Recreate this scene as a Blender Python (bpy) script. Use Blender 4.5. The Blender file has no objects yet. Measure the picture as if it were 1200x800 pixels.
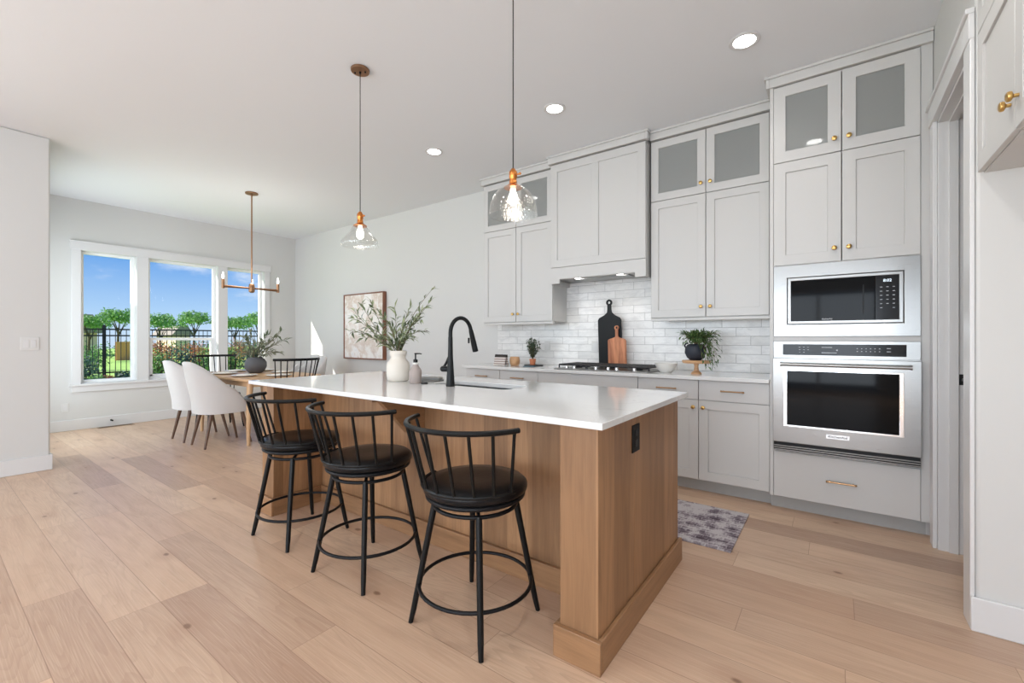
import bpy, bmesh, math, random
from mathutils import Vector, Matrix
PI = math.pi
rnd = random.Random(7)
C = bpy.context.scene.collection
SC = bpy.context.scene

# ------------------------------------------------------------------ camera
CAM_H, YAW, FPX = 1.2027, 0.6313, 516.9
cam_d = bpy.data.cameras.new('camera'); cam = bpy.data.objects.new('camera', cam_d); C.objects.link(cam)
cam.location = (0, 0, CAM_H); cam.rotation_euler = (PI / 2, 0, YAW)
cam_d.sensor_width = 36; cam_d.sensor_fit = 'HORIZONTAL'; cam_d.lens = FPX / 1200 * 36
cam_d.shift_y = -3.1 / 1200
cam_d.clip_start = 0.02; cam_d.clip_end = 300
SC.camera = cam
# ------------------------------------------------------------------ exposure
SC.view_settings.view_transform = 'Standard'; SC.view_settings.look = 'None'
SC.view_settings.exposure = 0.34; SC.view_settings.gamma = 1; SC.view_settings.use_curve_mapping = False
SC.cycles.max_bounces = 10; SC.cycles.diffuse_bounces = 6; SC.cycles.glossy_bounces = 5
SC.cycles.transmission_bounces = 8; SC.cycles.transparent_max_bounces = 16
SC.cycles.sample_clamp_indirect = 6.0; SC.cycles.use_denoising = True
SC.cycles.caustics_reflective = False; SC.cycles.caustics_refractive = False
# ------------------------------------------------------------------ node helper
class NT:
    def __init__(s, nt): s.nt = nt
    def n(s, typ, ins=None, **kw):
        nd = s.nt.nodes.new(typ)
        for k, v in kw.items(): setattr(nd, k, v)
        for k, v in (ins or {}).items():
            sock = nd.inputs[k]
            if isinstance(v, bpy.types.NodeSocket): s.nt.links.new(v, sock)
            else:
                if hasattr(sock, 'default_value'):
                    if sock.type == 'RGBA' and not hasattr(v, '__len__'): v = (v, v, v, 1)
                    if sock.type == 'RGBA' and len(v) == 3: v = (*v, 1)
                    sock.default_value = v
        return nd
    def m(s, op, a, b=0.0, c=0.0):
        nd = s.n('ShaderNodeMath', {0: a, 1: b, 2: c}, operation=op); return nd.outputs[0]
    def mix(s, f, a, b, blend='MIX'):
        nd = s.n('ShaderNodeMix', {}, data_type='RGBA', blend_type=blend)
        for i, v in ((0, f), (6, a), (7, b)):
            if isinstance(v, bpy.types.NodeSocket): s.nt.links.new(v, nd.inputs[i])
            else: nd.inputs[i].default_value = v if i == 0 else (*v[:3], 1)
        return nd.outputs[2]
    def ramp(s, f, stops):
        nd = s.n('ShaderNodeValToRGB', {0: f}); e = nd.color_ramp.elements
        while len(e) < len(stops): e.new(.5)
        for el, (p, c) in zip(e, stops):
            el.position = p; el.color = (*c, 1) if len(c) == 3 else c
        return nd.outputs[0]
    def step(s, a, lo, hi):
        nd = s.n('ShaderNodeMapRange', {0: a, 1: lo, 2: hi}, interpolation_type='SMOOTHSTEP'); return nd.outputs[0]
def srgb(r, g, b):
    f = lambda v: (v / 255 / 12.92) if v / 255 <= .04045 else ((v / 255 + .055) / 1.055) ** 2.4
    return (f(r), f(g), f(b))
# ------------------------------------------------------------------ world and sun
SUN_STRENGTH, SKY_STRENGTH = 7.5, .9
W = bpy.data.worlds.new('sky'); SC.world = W; W.use_nodes = True
t = NT(W.node_tree); W.node_tree.nodes.clear()
tc = t.n('ShaderNodeTexCoord').outputs['Generated']
sp = t.n('ShaderNodeSeparateXYZ', {0: tc})
grad = t.ramp(sp.outputs[2], [(0.0, srgb(196, 216, 240)), (0.05, srgb(168, 202, 240)), (0.14, srgb(108, 162, 228)), (0.30, srgb(70, 130, 212)), (1.0, srgb(60, 110, 190))])
mp = t.n('ShaderNodeMapping', {'Vector': tc, 'Scale': (3.0, 3.0, 9.0), 'Location': (1.3, .4, 0)})
cl = t.n('ShaderNodeTexNoise', {'Vector': mp.outputs[0], 'Scale': 2.2, 'Detail': 6.0, 'Roughness': .6})
cm = t.step(cl.outputs[0], .52, .78)
cm = t.m('MULTIPLY', cm, .8)
col = t.mix(cm, grad, srgb(236, 240, 248))
bg = t.n('ShaderNodeBackground', {0: col, 1: SKY_STRENGTH})
t.n('ShaderNodeOutputWorld', {0: bg.outputs[0]})
def light(name, typ, loc, energy, color=(1, 1, 1), size=None, direction=None, parent=None, **kw):
    d = bpy.data.lights.new(name, typ); d.energy = energy; d.color = color
    if typ == 'AREA' and size: d.shape = 'RECTANGLE'; d.size, d.size_y = size
    for k, v in kw.items(): setattr(d, k, v)
    o = bpy.data.objects.new(name, d); C.objects.link(o); o.location = loc
    if direction is not None: o.rotation_euler = Vector(direction).to_track_quat('-Z', 'Y').to_euler()
    if parent: o.parent = parent
    return o
light('sun', 'SUN', (-12, -8, 9), SUN_STRENGTH, (1, .95, .88), direction=(1, 1.05, -1.2), angle=math.radians(.6))
COOL = (.83, .915, 1)
# added area fill lights in unseen, added openings, in place of daylight
light('rear_fill_light', 'AREA', (-3.45, -5.10, 1.55), 90, COOL, (2.6, 2.2), (0, 1, 0))
light('side_fill_light', 'AREA', (-5.95, -2.6, 1.55), 70, COOL, (2.9, 2.1), (1, 0, 0))
light('rear_low_fill_light', 'AREA', (-.3, -5.10, 1.2), 95, COOL, (2.0, 2.0), (0, 1, 0))
light('right_fill_light', 'AREA', (1.36, -2.9, 1.55), 110, COOL, (2.4, 2.1), (-1, 0, 0))
light('nook_fill_light', 'AREA', (-7.05, .66, 1.35), 30, COOL, (1.5, 2.1), (0, 1, 0))

# ------------------------------------------------------------------ materials
MATS = {}
def new_mat(name):
    m = bpy.data.materials.new(name); m.use_nodes = True; m.node_tree.nodes.clear(); MATS[name] = m
    return m, NT(m.node_tree)
def pbr(name, color, rough=.5, metal=0., bump=None, **kw):
    m, t = new_mat(name)
    ins = {'Base Color': color, 'Roughness': rough, 'Metallic': metal}
    for k, v in kw.items(): ins[k.replace('_', ' ')] = v
    if bump:
        sc, st = bump[:2]
        co = t.n('ShaderNodeTexCoord').outputs['Object']
        if len(bump) > 2: co = t.n('ShaderNodeMapping', {'Vector': co, 'Scale': bump[2]}).outputs[0]
        nz = t.n('ShaderNodeTexNoise', {'Vector': co, 'Scale': sc, 'Detail': 4.0})
        ins['Normal'] = t.n('ShaderNodeBump', {'Height': nz.outputs[0], 'Strength': st, 'Distance': .004}).outputs[0]
    b = t.n('ShaderNodeBsdfPrincipled', ins)
    t.n('ShaderNodeOutputMaterial', {0: b.outputs[0]})
    return m
def finish(t, ins):
    b = t.n('ShaderNodeBsdfPrincipled', ins); t.n('ShaderNodeOutputMaterial', {0: b.outputs[0]})

M = {}
M['wall'] = pbr('wall_paint', srgb(208, 208, 206), .7, bump=(180, .06))
M['ceiling'] = pbr('ceiling_paint', srgb(229, 232, 236), .85, bump=(60, .1))
M['trim'] = pbr('trim_paint', srgb(216, 216, 216), .35)
M['cab'] = pbr('cabinet_paint', srgb(200, 199, 197), .38)
M['caby'] = pbr('cabinet_interior', srgb(200, 202, 200), .5)
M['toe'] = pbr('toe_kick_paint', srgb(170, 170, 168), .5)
M['gap'] = pbr('shadow_gap', (.05, .05, .05), .8)
M['brass'] = pbr('brushed_brass', srgb(206, 168, 104), .28, 1.0)
M['bronze'] = pbr('bronze', srgb(158, 122, 94), .42, 1.0)
M['pull'] = pbr('pull_bronze', srgb(176, 140, 104), .32, 1.0)
M['copper'] = pbr('copper_socket', srgb(212, 136, 72), .3, 1.0)
M['black'] = pbr('black_metal', (.008, .008, .009), .35, Specular_IOR_Level=.18)
M['blackwood'] = pbr('black_wood', (.008, .008, .008), .34, Specular_IOR_Level=.18)
M['vinyl'] = pbr('black_seat_vinyl', (.007, .007, .008), .28, bump=(40, .12), Specular_IOR_Level=.22)
M['matteblack'] = pbr('matte_black', (.010, .011, .012), .42, Specular_IOR_Level=.22)
M['iron'] = pbr('cast_iron', (.02, .02, .022), .55, bump=(120, .2))
M['blackglass'] = pbr('black_glass', (.003, .003, .0035), .05, Specular_IOR_Level=.09)
M['panelblack'] = pbr('control_panel', (.006, .006, .007), .12, Specular_IOR_Level=.2)
M['print'] = pbr('panel_print', (.55, .57, .6), .5)
M['chrome'] = pbr('chrome', (.75, .75, .76), .12, 1.0)
M['badge'] = pbr('badge_face', (.78, .78, .78), .25, .6)
M['darkprint'] = pbr('badge_print', (.04, .04, .04), .5)
M['outletbrown'] = pbr('dark_outlet', (.010, .007, .0055), .5, Specular_IOR_Level=.2)
M['outletwhite'] = pbr('white_plate', srgb(214, 214, 212), .4)
M['ceramic'] = pbr('cream_ceramic', srgb(214, 207, 196), .75, bump=(30, .25))
M['bowl'] = pbr('pale_ceramic', srgb(222, 220, 215), .3)
M['soap'] = pbr('taupe_ceramic', srgb(160, 148, 142), .8, bump=(60, .25))
M['potdark'] = pbr('charcoal_ceramic', (.035, .038, .045), .55)
M['potgrey'] = pbr('grey_stone', srgb(92, 92, 96), .7, bump=(40, .3))
M['navy'] = pbr('navy_ceramic', srgb(36, 42, 54), .6)
M['terra'] = pbr('terracotta', srgb(205, 128, 90), .75, bump=(50, .2))
M['fabric'] = pbr('chair_fabric', srgb(205, 202, 200), .9, bump=(260, .35), Sheen_Weight=.3)
M['fabricgrey'] = pbr('grey_chair_fabric', srgb(190, 190, 190), .9, bump=(260, .3))
M['napkin'] = pbr('linen', srgb(232, 228, 222), .9)
M['plate'] = pbr('stoneware', srgb(226, 224, 219), .25)
M['stone'] = pbr('grey_slate', srgb(120, 120, 118), .5)
M['cloth'] = pbr('grey_cloth', srgb(140, 140, 138), .9, bump=(200, .3))
M['concrete'] = pbr('patio_concrete', srgb(170, 165, 158), .9)
M['fence'] = pbr('fence_black', (.012, .012, .013), .5)
M['bark'] = pbr('bark', srgb(96, 80, 64), .95)
M['stem'] = pbr('stem', srgb(104, 92, 64), .8)
M['mulch'] = pbr('mulch', srgb(96, 72, 66), .95, bump=(18, 1.0))
M['sash'] = pbr('window_sash', srgb(240, 241, 242), .4)
M['jam'] = pbr('vent_metal', srgb(150, 125, 100), .5, .5)
M['house'] = pbr('tan_stucco', srgb(238, 208, 182), .9)
M['cedar'] = pbr('cedar_wall', srgb(240, 166, 110), .9)
M['roof'] = pbr('grey_shingle', srgb(150, 140, 132), .9)
M['teal'] = pbr('teal_book', srgb(70, 96, 108), .6)
M['sheet'] = pbr('white_pages', srgb(225, 222, 215), .8)

def emit(name, color, st):
    m, t = new_mat(name); e = t.n('ShaderNodeEmission', {0: color, 1: st}); t.n('ShaderNodeOutputMaterial', {0: e.outputs[0]}); return m
M['lens'] = emit('lamp_lens', (1, .98, .95), 14.0)
M['bulb'] = emit('bulb_glow', (1, .95, .88), 5.0)
M['cbulb'] = emit('candle_bulb_glow', (1, .97, .92), 6.0)
M['clock'] = emit('display_digits', (.8, .9, 1), 1.6)

def thin_glass(name, tint=(1, 1, 1), base=.04, edge=.5, rough=.0, bumpy=0):
    m, t = new_mat(name)
    lw = t.n('ShaderNodeLayerWeight', {'Blend': .35})
    f = t.m('ADD', t.m('MULTIPLY', t.m('POWER', lw.outputs['Facing'], 2.5), edge), base)
    tr = t.n('ShaderNodeBsdfTransparent', {0: tint})
    gi = {0: (1, 1, 1), 'Roughness': rough}
    if bumpy:
        co = t.n('ShaderNodeTexCoord').outputs['Object']
        v = t.n('ShaderNodeTexVoronoi', {'Vector': co, 'Scale': 90.0})
        nz = t.n('ShaderNodeTexNoise', {'Vector': co, 'Scale': 40.0, 'Detail': 4.0})
        h = t.m('ADD', v.outputs['Distance'], nz.outputs[0])
        bn = t.n('ShaderNodeBump', {'Height': h, 'Strength': bumpy, 'Distance': .01}).outputs[0]
        gi['Normal'] = bn
        sd = t.step(v.outputs['Distance'], .16, .05)
        f = t.m('MINIMUM', t.m('ADD', f, t.m('MULTIPLY', sd, .22)), 1.0)
    gl = t.n('ShaderNodeBsdfGlossy', gi)
    mx = t.n('ShaderNodeMixShader', {0: f, 1: tr.outputs[0], 2: gl.outputs[0]})
    t.n('ShaderNodeOutputMaterial', {0: mx.outputs[0]}); return m
M['winglass'] = thin_glass('window_glass', (.98, .99, .98), .004, .2)
M['seeded'] = thin_glass('seeded_glass', (.93, .93, .92), .07, .75, .04, .2)
M['clear'] = thin_glass('clear_shade_glass', (.96, .96, .955), .05, .7, .02, .12)

def frosted():
    m, t = new_mat('frosted_cabinet_glass')
    finish(t, {'Base Color': srgb(168, 171, 169), 'Roughness': .45, 'Transmission Weight': .35, 'IOR': 1.3, 'Coat Weight': 1.0, 'Coat Roughness': .03})
    return m
M['frost'] = frosted()

def steel():
    m, t = new_mat('brushed_steel')
    co = t.n('ShaderNodeTexCoord').outputs['Object']
    mpn = t.n('ShaderNodeMapping', {'Vector': co, 'Scale': (2, 2, 260)})
    nz = t.n('ShaderNodeTexNoise', {'Vector': mpn.outputs[0], 'Scale': 3.0, 'Detail': 3.0})
    r = t.n('ShaderNodeMapRange', {0: nz.outputs[0], 3: .24, 4: .36}).outputs[0]
    finish(t, {'Base Color': srgb(158, 157, 155), 'Metallic': 1.0, 'Roughness': r, 'Anisotropic': .7})
    return m
M['steel'] = steel()
M['sinksteel'] = pbr('sink_steel', (.12, .12, .115), .42, 1.0)

def floor_mat():
    m, t = new_mat('oak_plank_floor')
    co = t.n('ShaderNodeTexCoord').outputs['Object']
    s = t.n('ShaderNodeSeparateXYZ', {0: co}); X, Y = s.outputs[0], s.outputs[1]
    w, L = .19, 1.55
    yr = t.m('DIVIDE', t.m('ADD', Y, 20.03), w); row = t.m('FLOOR', yr); fy = t.m('FRACT', yr)
    ro = t.n('ShaderNodeTexWhiteNoise', {'W': row}, noise_dimensions='1D').outputs['Value']
    xr = t.m('ADD', t.m('DIVIDE', t.m('ADD', X, 20.0), L), t.m('MULTIPLY', ro, 7.0)); colm = t.m('FLOOR', xr); fx = t.m('FRACT', xr)
    cv = t.n('ShaderNodeCombineXYZ', {0: row, 1: colm})
    wn = t.n('ShaderNodeTexWhiteNoise', {'Vector': cv.outputs[0]}, noise_dimensions='2D')
    idv = wn.outputs['Value']; sc = t.n('ShaderNodeSeparateColor', {0: wn.outputs['Color']})
    gx = t.m('ADD', t.m('MULTIPLY', X, 1.1), t.m('MULTIPLY', idv, 57.0))
    gv = t.n('ShaderNodeCombineXYZ', {0: gx, 1: t.m('MULTIPLY', Y, 7.0), 2: t.m('MULTIPLY', idv, 9.0)})
    g1 = t.n('ShaderNodeTexNoise', {'Vector': gv.outputs[0], 'Scale': 2.2, 'Detail': 6.0, 'Roughness': .62, 'Distortion': .6}).outputs[0]
    gv2 = t.n('ShaderNodeCombineXYZ', {0: t.m('MULTIPLY', gx, 1.5), 1: t.m('MULTIPLY', Y, 120.0), 2: idv})
    g2 = t.n('ShaderNodeTexNoise', {'Vector': gv2.outputs[0], 'Scale': 2.0, 'Detail': 3.0}).outputs[0]
    base = t.ramp(idv, [(0, srgb(184, 150, 126)), (.25, srgb(211, 179, 151)), (.5, srgb(196, 164, 139)), (.75, srgb(215, 186, 159)), (1, srgb(172, 140, 119))])
    c = t.mix(t.m('MULTIPLY', t.step(g1, .38, .72), .38), base, srgb(168, 134, 110))
    c = t.mix(t.m('MULTIPLY', t.step(g2, .45, .7), .22), c, srgb(228, 204, 180))
    # cathedral figure
    wv = t.n('ShaderNodeCombineXYZ', {0: t.m('MULTIPLY', gx, .62), 1: t.m('MULTIPLY', t.m('SUBTRACT', fy, .5), 1.5), 2: t.m('MULTIPLY', idv, 31.0)})
    hn = t.n('ShaderNodeTexNoise', {'Vector': wv.outputs[0], 'Scale': 1.0, 'Detail': 1.5, 'Roughness': .4}).outputs[0]
    wvn = t.m('FRACT', t.m('MULTIPLY', hn, 26.0))
    wvn = t.m('MULTIPLY', wvn, t.step(sc.outputs[0], .25, .7))
    c = t.mix(t.m('MULTIPLY', t.step(wvn, .35, 1.0), .20), c, srgb(150, 116, 94))
    kv = t.n('ShaderNodeMapping', {'Vector': co, 'Scale': (.9, 1.5, 1)})
    vo = t.n('ShaderNodeTexVoronoi', {'Vector': kv.outputs[0], 'Scale': 1.25}, voronoi_dimensions='2D').outputs['Distance']
    kn = t.step(t.m('ADD', vo, t.m('MULTIPLY', t.m('SUBTRACT', g1, .5), .05)), .030, .010)
    c = t.mix(t.m('MULTIPLY', kn, .85), c, srgb(110, 80, 60))
    halo = t.step(vo, .16, .03)
    c = t.mix(t.m('MULTIPLY', halo, .25), c, srgb(160, 120, 94))
    ey = t.m('MINIMUM', fy, t.m('SUBTRACT', 1.0, fy)); ex = t.m('MINIMUM', fx, t.m('SUBTRACT', 1.0, fx))
    sy = t.step(ey, .0105, .004); sx = t.step(ex, .0011, .0004)
    seam = t.m('MAXIMUM', sy, sx)
    c = t.mix(t.m('MULTIPLY', seam, .6), c, srgb(130, 96, 74))
    hgt = t.m('SUBTRACT', t.m('MULTIPLY', g2, .25), seam)
    bn = t.n('ShaderNodeBump', {'Height': hgt, 'Strength': .25, 'Distance': .0015}).outputs[0]
    ru = t.n('ShaderNodeMapRange', {0: g1, 3: .27, 4: .42}).outputs[0]
    finish(t, {'Base Color': c, 'Roughness': ru, 'Normal': bn, 'Specular IOR Level': .45})
    return m
M['floor'] = floor_mat()

def wood(name, cols, axis=2, board=.14, baxis=0, rough=.42, fine=1.0, contrast=.5, seam=.3):
    """boards run along `axis`, are `board` wide along the other directions (sum of both)"""
    m, t = new_mat(name)
    co = t.n('ShaderNodeTexCoord').outputs['Object']
    s = t.n('ShaderNodeSeparateXYZ', {0: co}); o = [s.outputs[0], s.outputs[1], s.outputs[2]]
    oth = [i for i in range(3) if i != axis]
    q = t.m('ADD', t.m('ADD', o[oth[0]], o[oth[1]]), 20.0)
    br = t.m('DIVIDE', q, board) if board else None
    if board:
        wob = t.n('ShaderNodeTexWhiteNoise', {'W': t.m('FLOOR', br)}, noise_dimensions='1D')
        idv = wob.outputs['Value']; fr = t.m('FRACT', br)
        sm = t.step(t.m('MINIMUM', fr, t.m('SUBTRACT', 1.0, fr)), .012, .003)
    else: idv = .5; sm = 0.
    al = t.m('ADD', t.m('MULTIPLY', o[axis], 1.3), t.m('MULTIPLY', idv, 40.0))
    gv = t.n('ShaderNodeCombineXYZ', {0: al, 1: t.m('MULTIPLY', o[oth[0]], 16.0 * fine), 2: t.m('MULTIPLY', o[oth[1]], 16.0 * fine)})
    g1 = t.n('ShaderNodeTexNoise', {'Vector': gv.outputs[0], 'Scale': 1.8, 'Detail': 6.0, 'Roughness': .6, 'Distortion': .5}).outputs[0]
    gv2 = t.n('ShaderNodeCombineXYZ', {0: t.m('MULTIPLY', al, 1.6), 1: t.m('MULTIPLY', o[oth[0]], 110.0 * fine), 2: t.m('MULTIPLY', o[oth[1]], 110.0 * fine)})
    g2 = t.n('ShaderNodeTexNoise', {'Vector': gv2.outputs[0], 'Scale': 2.0, 'Detail': 2.0}).outputs[0]
    base = t.mix(idv, cols[0], cols[1])
    c = t.mix(t.m('MULTIPLY', t.step(g1, .35, .72), contrast), base, cols[2])
    c = t.mix(t.m('MULTIPLY', t.step(g2, .45, .75), .2), c, cols[2])
    if board: c = t.mix(t.m('MULTIPLY', sm, seam), c, cols[2])
    bn = t.n('ShaderNodeBump', {'Height': g2, 'Strength': .12, 'Distance': .001}).outputs[0]
    finish(t, {'Base Color': c, 'Roughness': rough, 'Normal': bn})
    return m
IS = (srgb(176, 134, 96), srgb(130, 96, 66), srgb(108, 77, 52))
M['island'] = wood('stained_island_wood', IS, 2, .155)
M['islandh'] = wood('stained_island_base', IS, 0, 0)
M['islandy'] = wood('stained_island_base_side', IS, 1, 0)
M['table'] = wood('table_oak', (srgb(214, 178, 138), srgb(206, 168, 128), srgb(176, 136, 98)), 0, .13)
M['legoak'] = wood('table_leg_oak', (srgb(214, 178, 138), srgb(206, 168, 128), srgb(176, 136, 98)), 2, 0)
M['walnut'] = wood('walnut_leg', (srgb(112, 84, 66), srgb(100, 74, 58), srgb(74, 54, 42)), 2, 0)
M['acacia'] = wood('acacia_board', (srgb(216, 150, 108), srgb(204, 132, 92), srgb(128, 66, 40)), 2, 0, fine=.7, contrast=.85)
M['stand'] = wood('mango_stand', (srgb(214, 172, 130), srgb(200, 156, 114), srgb(160, 116, 80)), 0, 0)
M['frame'] = wood('picture_frame_wood', (srgb(140, 92, 70), srgb(130, 84, 62), srgb(96, 58, 44)), 2, 0)

def quartz():
    m, t = new_mat('white_quartz')
    co = t.n('ShaderNodeTexCoord').outputs['Object']
    n1 = t.n('ShaderNodeTexNoise', {'Vector': co, 'Scale': 1.6, 'Detail': 7.0, 'Roughness': .6, 'Distortion': 1.4}).outputs[0]
    v = t.m('ABSOLUTE', t.m('SUBTRACT', n1, .5)); vein = t.step(v, .012, .0)
    n2 = t.n('ShaderNodeTexNoise', {'Vector': co, 'Scale': .9, 'Detail': 2.0}).outputs[0]
    vein = t.m('MULTIPLY', vein, t.step(n2, .45, .65))
    c = t.mix(t.m('MULTIPLY', vein, .35), srgb(218, 218, 217), srgb(184, 181, 178))
    finish(t, {'Base Color': c, 'Roughness': .09, 'Specular IOR Level': .6})
    return m
M['quartz'] = quartz()

def tile():
    m, t = new_mat('marble_subway_tile')
    co = t.n('ShaderNodeTexCoord').outputs['Object']
    s = t.n('ShaderNodeSeparateXYZ', {0: co}); X, Z = s.outputs[0], s.outputs[2]
    h, L = .0775, .305
    zr = t.m('DIVIDE', t.m('SUBTRACT', Z, .914), h); row = t.m('FLOOR', zr); fz = t.m('FRACT', zr)
    off = t.m('MULTIPLY', t.m('MODULO', row, 3.0), .37)
    xr = t.m('ADD', t.m('DIVIDE', t.m('ADD', X, 10.03), L), off); cx = t.m('FLOOR', xr); fx = t.m('FRACT', xr)
    wn = t.n('ShaderNodeTexWhiteNoise', {'Vector': t.n('ShaderNodeCombineXYZ', {0: row, 1: cx}).outputs[0]}, noise_dimensions='2D')
    idv = wn.outputs['Value']
    vv = t.n('ShaderNodeCombineXYZ', {0: t.m('MULTIPLY', X, 3.0), 1: t.m('MULTIPLY', idv, 30.0), 2: t.m('MULTIPLY', Z, 8.0)})
    n1 = t.n('ShaderNodeTexNoise', {'Vector': vv.outputs[0], 'Scale': 2.0, 'Detail': 6.0, 'Distortion': 1.0}).outputs[0]
    base = t.mix(t.step(idv, .45, 1.0), srgb(233, 232, 230), srgb(220, 219, 216))
    c = t.mix(t.m('MULTIPLY', t.step(n1, .42, .75), .45), base, srgb(190, 190, 190))
    vein = t.step(t.m('ABSOLUTE', t.m('SUBTRACT', n1, .5)), .01, 0.)
    c = t.mix(t.m('MULTIPLY', vein, .25), c, srgb(160, 160, 160))
    e = t.m('MINIMUM', t.m('MULTIPLY', t.m('MINIMUM', fz, t.m('SUBTRACT', 1., fz)), h), t.m('MULTIPLY', t.m('MINIMUM', fx, t.m('SUBTRACT', 1., fx)), L))
    g = t.step(e, .0022, .0012)
    c = t.mix(g, c, srgb(166, 165, 163))
    bn = t.n('ShaderNodeBump', {'Height': t.m('SUBTRACT', 1., g), 'Strength': .5, 'Distance': .002}).outputs[0]
    finish(t, {'Base Color': c, 'Roughness': t.m('ADD', .18, t.m('MULTIPLY', g, .5)), 'Normal': bn})
    return m
M['tile'] = tile()

def rug():
    m, t = new_mat('distressed_rug')
    co = t.n('ShaderNodeTexCoord').outputs['Object']
    n1 = t.n('ShaderNodeTexNoise', {'Vector': co, 'Scale': 14.0, 'Detail': 6.0, 'Roughness': .7}).outputs[0]
    mpn = t.n('ShaderNodeMapping', {'Vector': co, 'Scale': (60, 14, 1)})
    n2 = t.n('ShaderNodeTexNoise', {'Vector': mpn.outputs[0], 'Scale': 2.0, 'Detail': 3.0}).outputs[0]
    v = t.n('ShaderNodeTexVoronoi', {'Vector': co, 'Scale': 9.0}, distance='MANHATTAN', feature='F1').outputs['Distance']
    b = t.n('ShaderNodeTexBrick', {'Vector': co, 'Scale': 7.0, 'Color1': (.1, .1, .1), 'Color2': (.8, .8, .8), 'Mortar': (1, 1, 1), 'Mortar Size': .03}).outputs[1]
    q = t.m('ADD', t.m('MULTIPLY', n1, .9), t.m('MULTIPLY', v, .35)); q = t.m('ADD', q, t.m('MULTIPLY', n2, .35))
    q = t.m('SUBTRACT', q, t.m('MULTIPLY', b, -.12))
    c = t.ramp(q, [(.62, srgb(72, 58, 68)), (.76, srgb(112, 100, 110)), (.88, srgb(152, 142, 148)), (1.0, srgb(190, 184, 186))])
    bn = t.n('ShaderNodeBump', {'Height': n2, 'Strength': .6, 'Distance': .003}).outputs[0]
    finish(t, {'Base Color': c, 'Roughness': .95, 'Normal': bn})
    return m
M['rug'] = rug()

def art():
    m, t = new_mat('abstract_painting')
    co = t.n('ShaderNodeTexCoord').outputs['Object']
    mpn = t.n('ShaderNodeMapping', {'Vector': co, 'Scale': (1.6, 1, 1.3)})
    n1 = t.n('ShaderNodeTexNoise', {'Vector': mpn.outputs[0], 'Scale': 1.9, 'Detail': 7.0, 'Roughness': .65, 'Distortion': .4})
    n2 = t.n('ShaderNodeTexNoise', {'Vector': co, 'Scale': 3.1, 'Detail': 4.0, 'Distortion': .8})
    c = t.ramp(n1.outputs[0], [(.3, srgb(240, 238, 236)), (.46, srgb(236, 232, 228)), (.55, srgb(212, 196, 184)), (.62, srgb(236, 232, 229)), (.74, srgb(206, 206, 210)), (.9, srgb(186, 160, 150))])
    c = t.mix(t.m('MULTIPLY', t.step(n2.outputs[0], .56, .68), .5), c, srgb(200, 184, 176))
    finish(t, {'Base Color': c, 'Roughness': .8}); return m
M['art'] = art()

def leafmat(name, a, b, tr=.25, rough=.5):
    m, t = new_mat(name)
    oi = t.n('ShaderNodeNewGeometry').outputs['Random Per Island']
    c = t.mix(oi, a, b)
    p = t.n('ShaderNodeBsdfPrincipled', {'Base Color': c, 'Roughness': rough})
    tl = t.n('ShaderNodeBsdfTranslucent', {0: c})
    mx = t.n('ShaderNodeMixShader', {0: tr, 1: p.outputs[0], 2: tl.outputs[0]})
    t.n('ShaderNodeOutputMaterial', {0: mx.outputs[0]}); return m
M['olive'] = leafmat('olive_leaf', srgb(62, 78, 52), srgb(168, 178, 140))
M['eucal'] = leafmat('eucalyptus_leaf', srgb(96, 112, 84), srgb(160, 160, 140))
M['fern'] = leafmat('trailing_leaf', srgb(34, 62, 34), srgb(110, 138, 78))
M['herb'] = leafmat('herb_leaf', srgb(50, 66, 48), srgb(96, 112, 88))
M['treeleaf'] = leafmat('tree_leaf', srgb(78, 132, 62), srgb(150, 196, 110))
M['shrubleaf'] = leafmat('shrub_leaf', srgb(48, 92, 62), srgb(130, 176, 92))
M['russet'] = leafmat('russet_leaf', srgb(150, 84, 60), srgb(206, 140, 96))
M['blueshrub'] = leafmat('blue_green_leaf', srgb(40, 72, 70), srgb(92, 128, 112))

def lawn():
    m, t = new_mat('lawn_grass')
    co = t.n('ShaderNodeTexCoord').outputs['Object']
    n = t.n('ShaderNodeTexNoise', {'Vector': co, 'Scale': 1.3, 'Detail': 6.0}).outputs[0]
    n2 = t.n('ShaderNodeTexNoise', {'Vector': co, 'Scale': 20.0, 'Detail': 3.0}).outputs[0]
    c = t.mix(n, srgb(112, 160, 64), srgb(176, 204, 104)); c = t.mix(t.m('MULTIPLY', n2, .3), c, srgb(96, 136, 60))
    finish(t, {'Base Color': c, 'Roughness': .9}); return m
M['lawn'] = lawn()
def towel():
    m, t = new_mat('striped_towel')
    co = t.n('ShaderNodeTexCoord').outputs['Object']
    s = t.n('ShaderNodeSeparateXYZ', {0: co})
    st = t.m('FRACT', t.m('MULTIPLY', s.outputs[2], 42.0)); f = t.step(s.outputs[2], .085, .092)
    c = t.mix(t.step(st, .5, .6), srgb(214, 206, 200), srgb(150, 132, 126)); c = t.mix(f, c, srgb(58, 54, 52))
    finish(t, {'Base Color': c, 'Roughness': .95}); return m
M['towel'] = towel()

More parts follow.
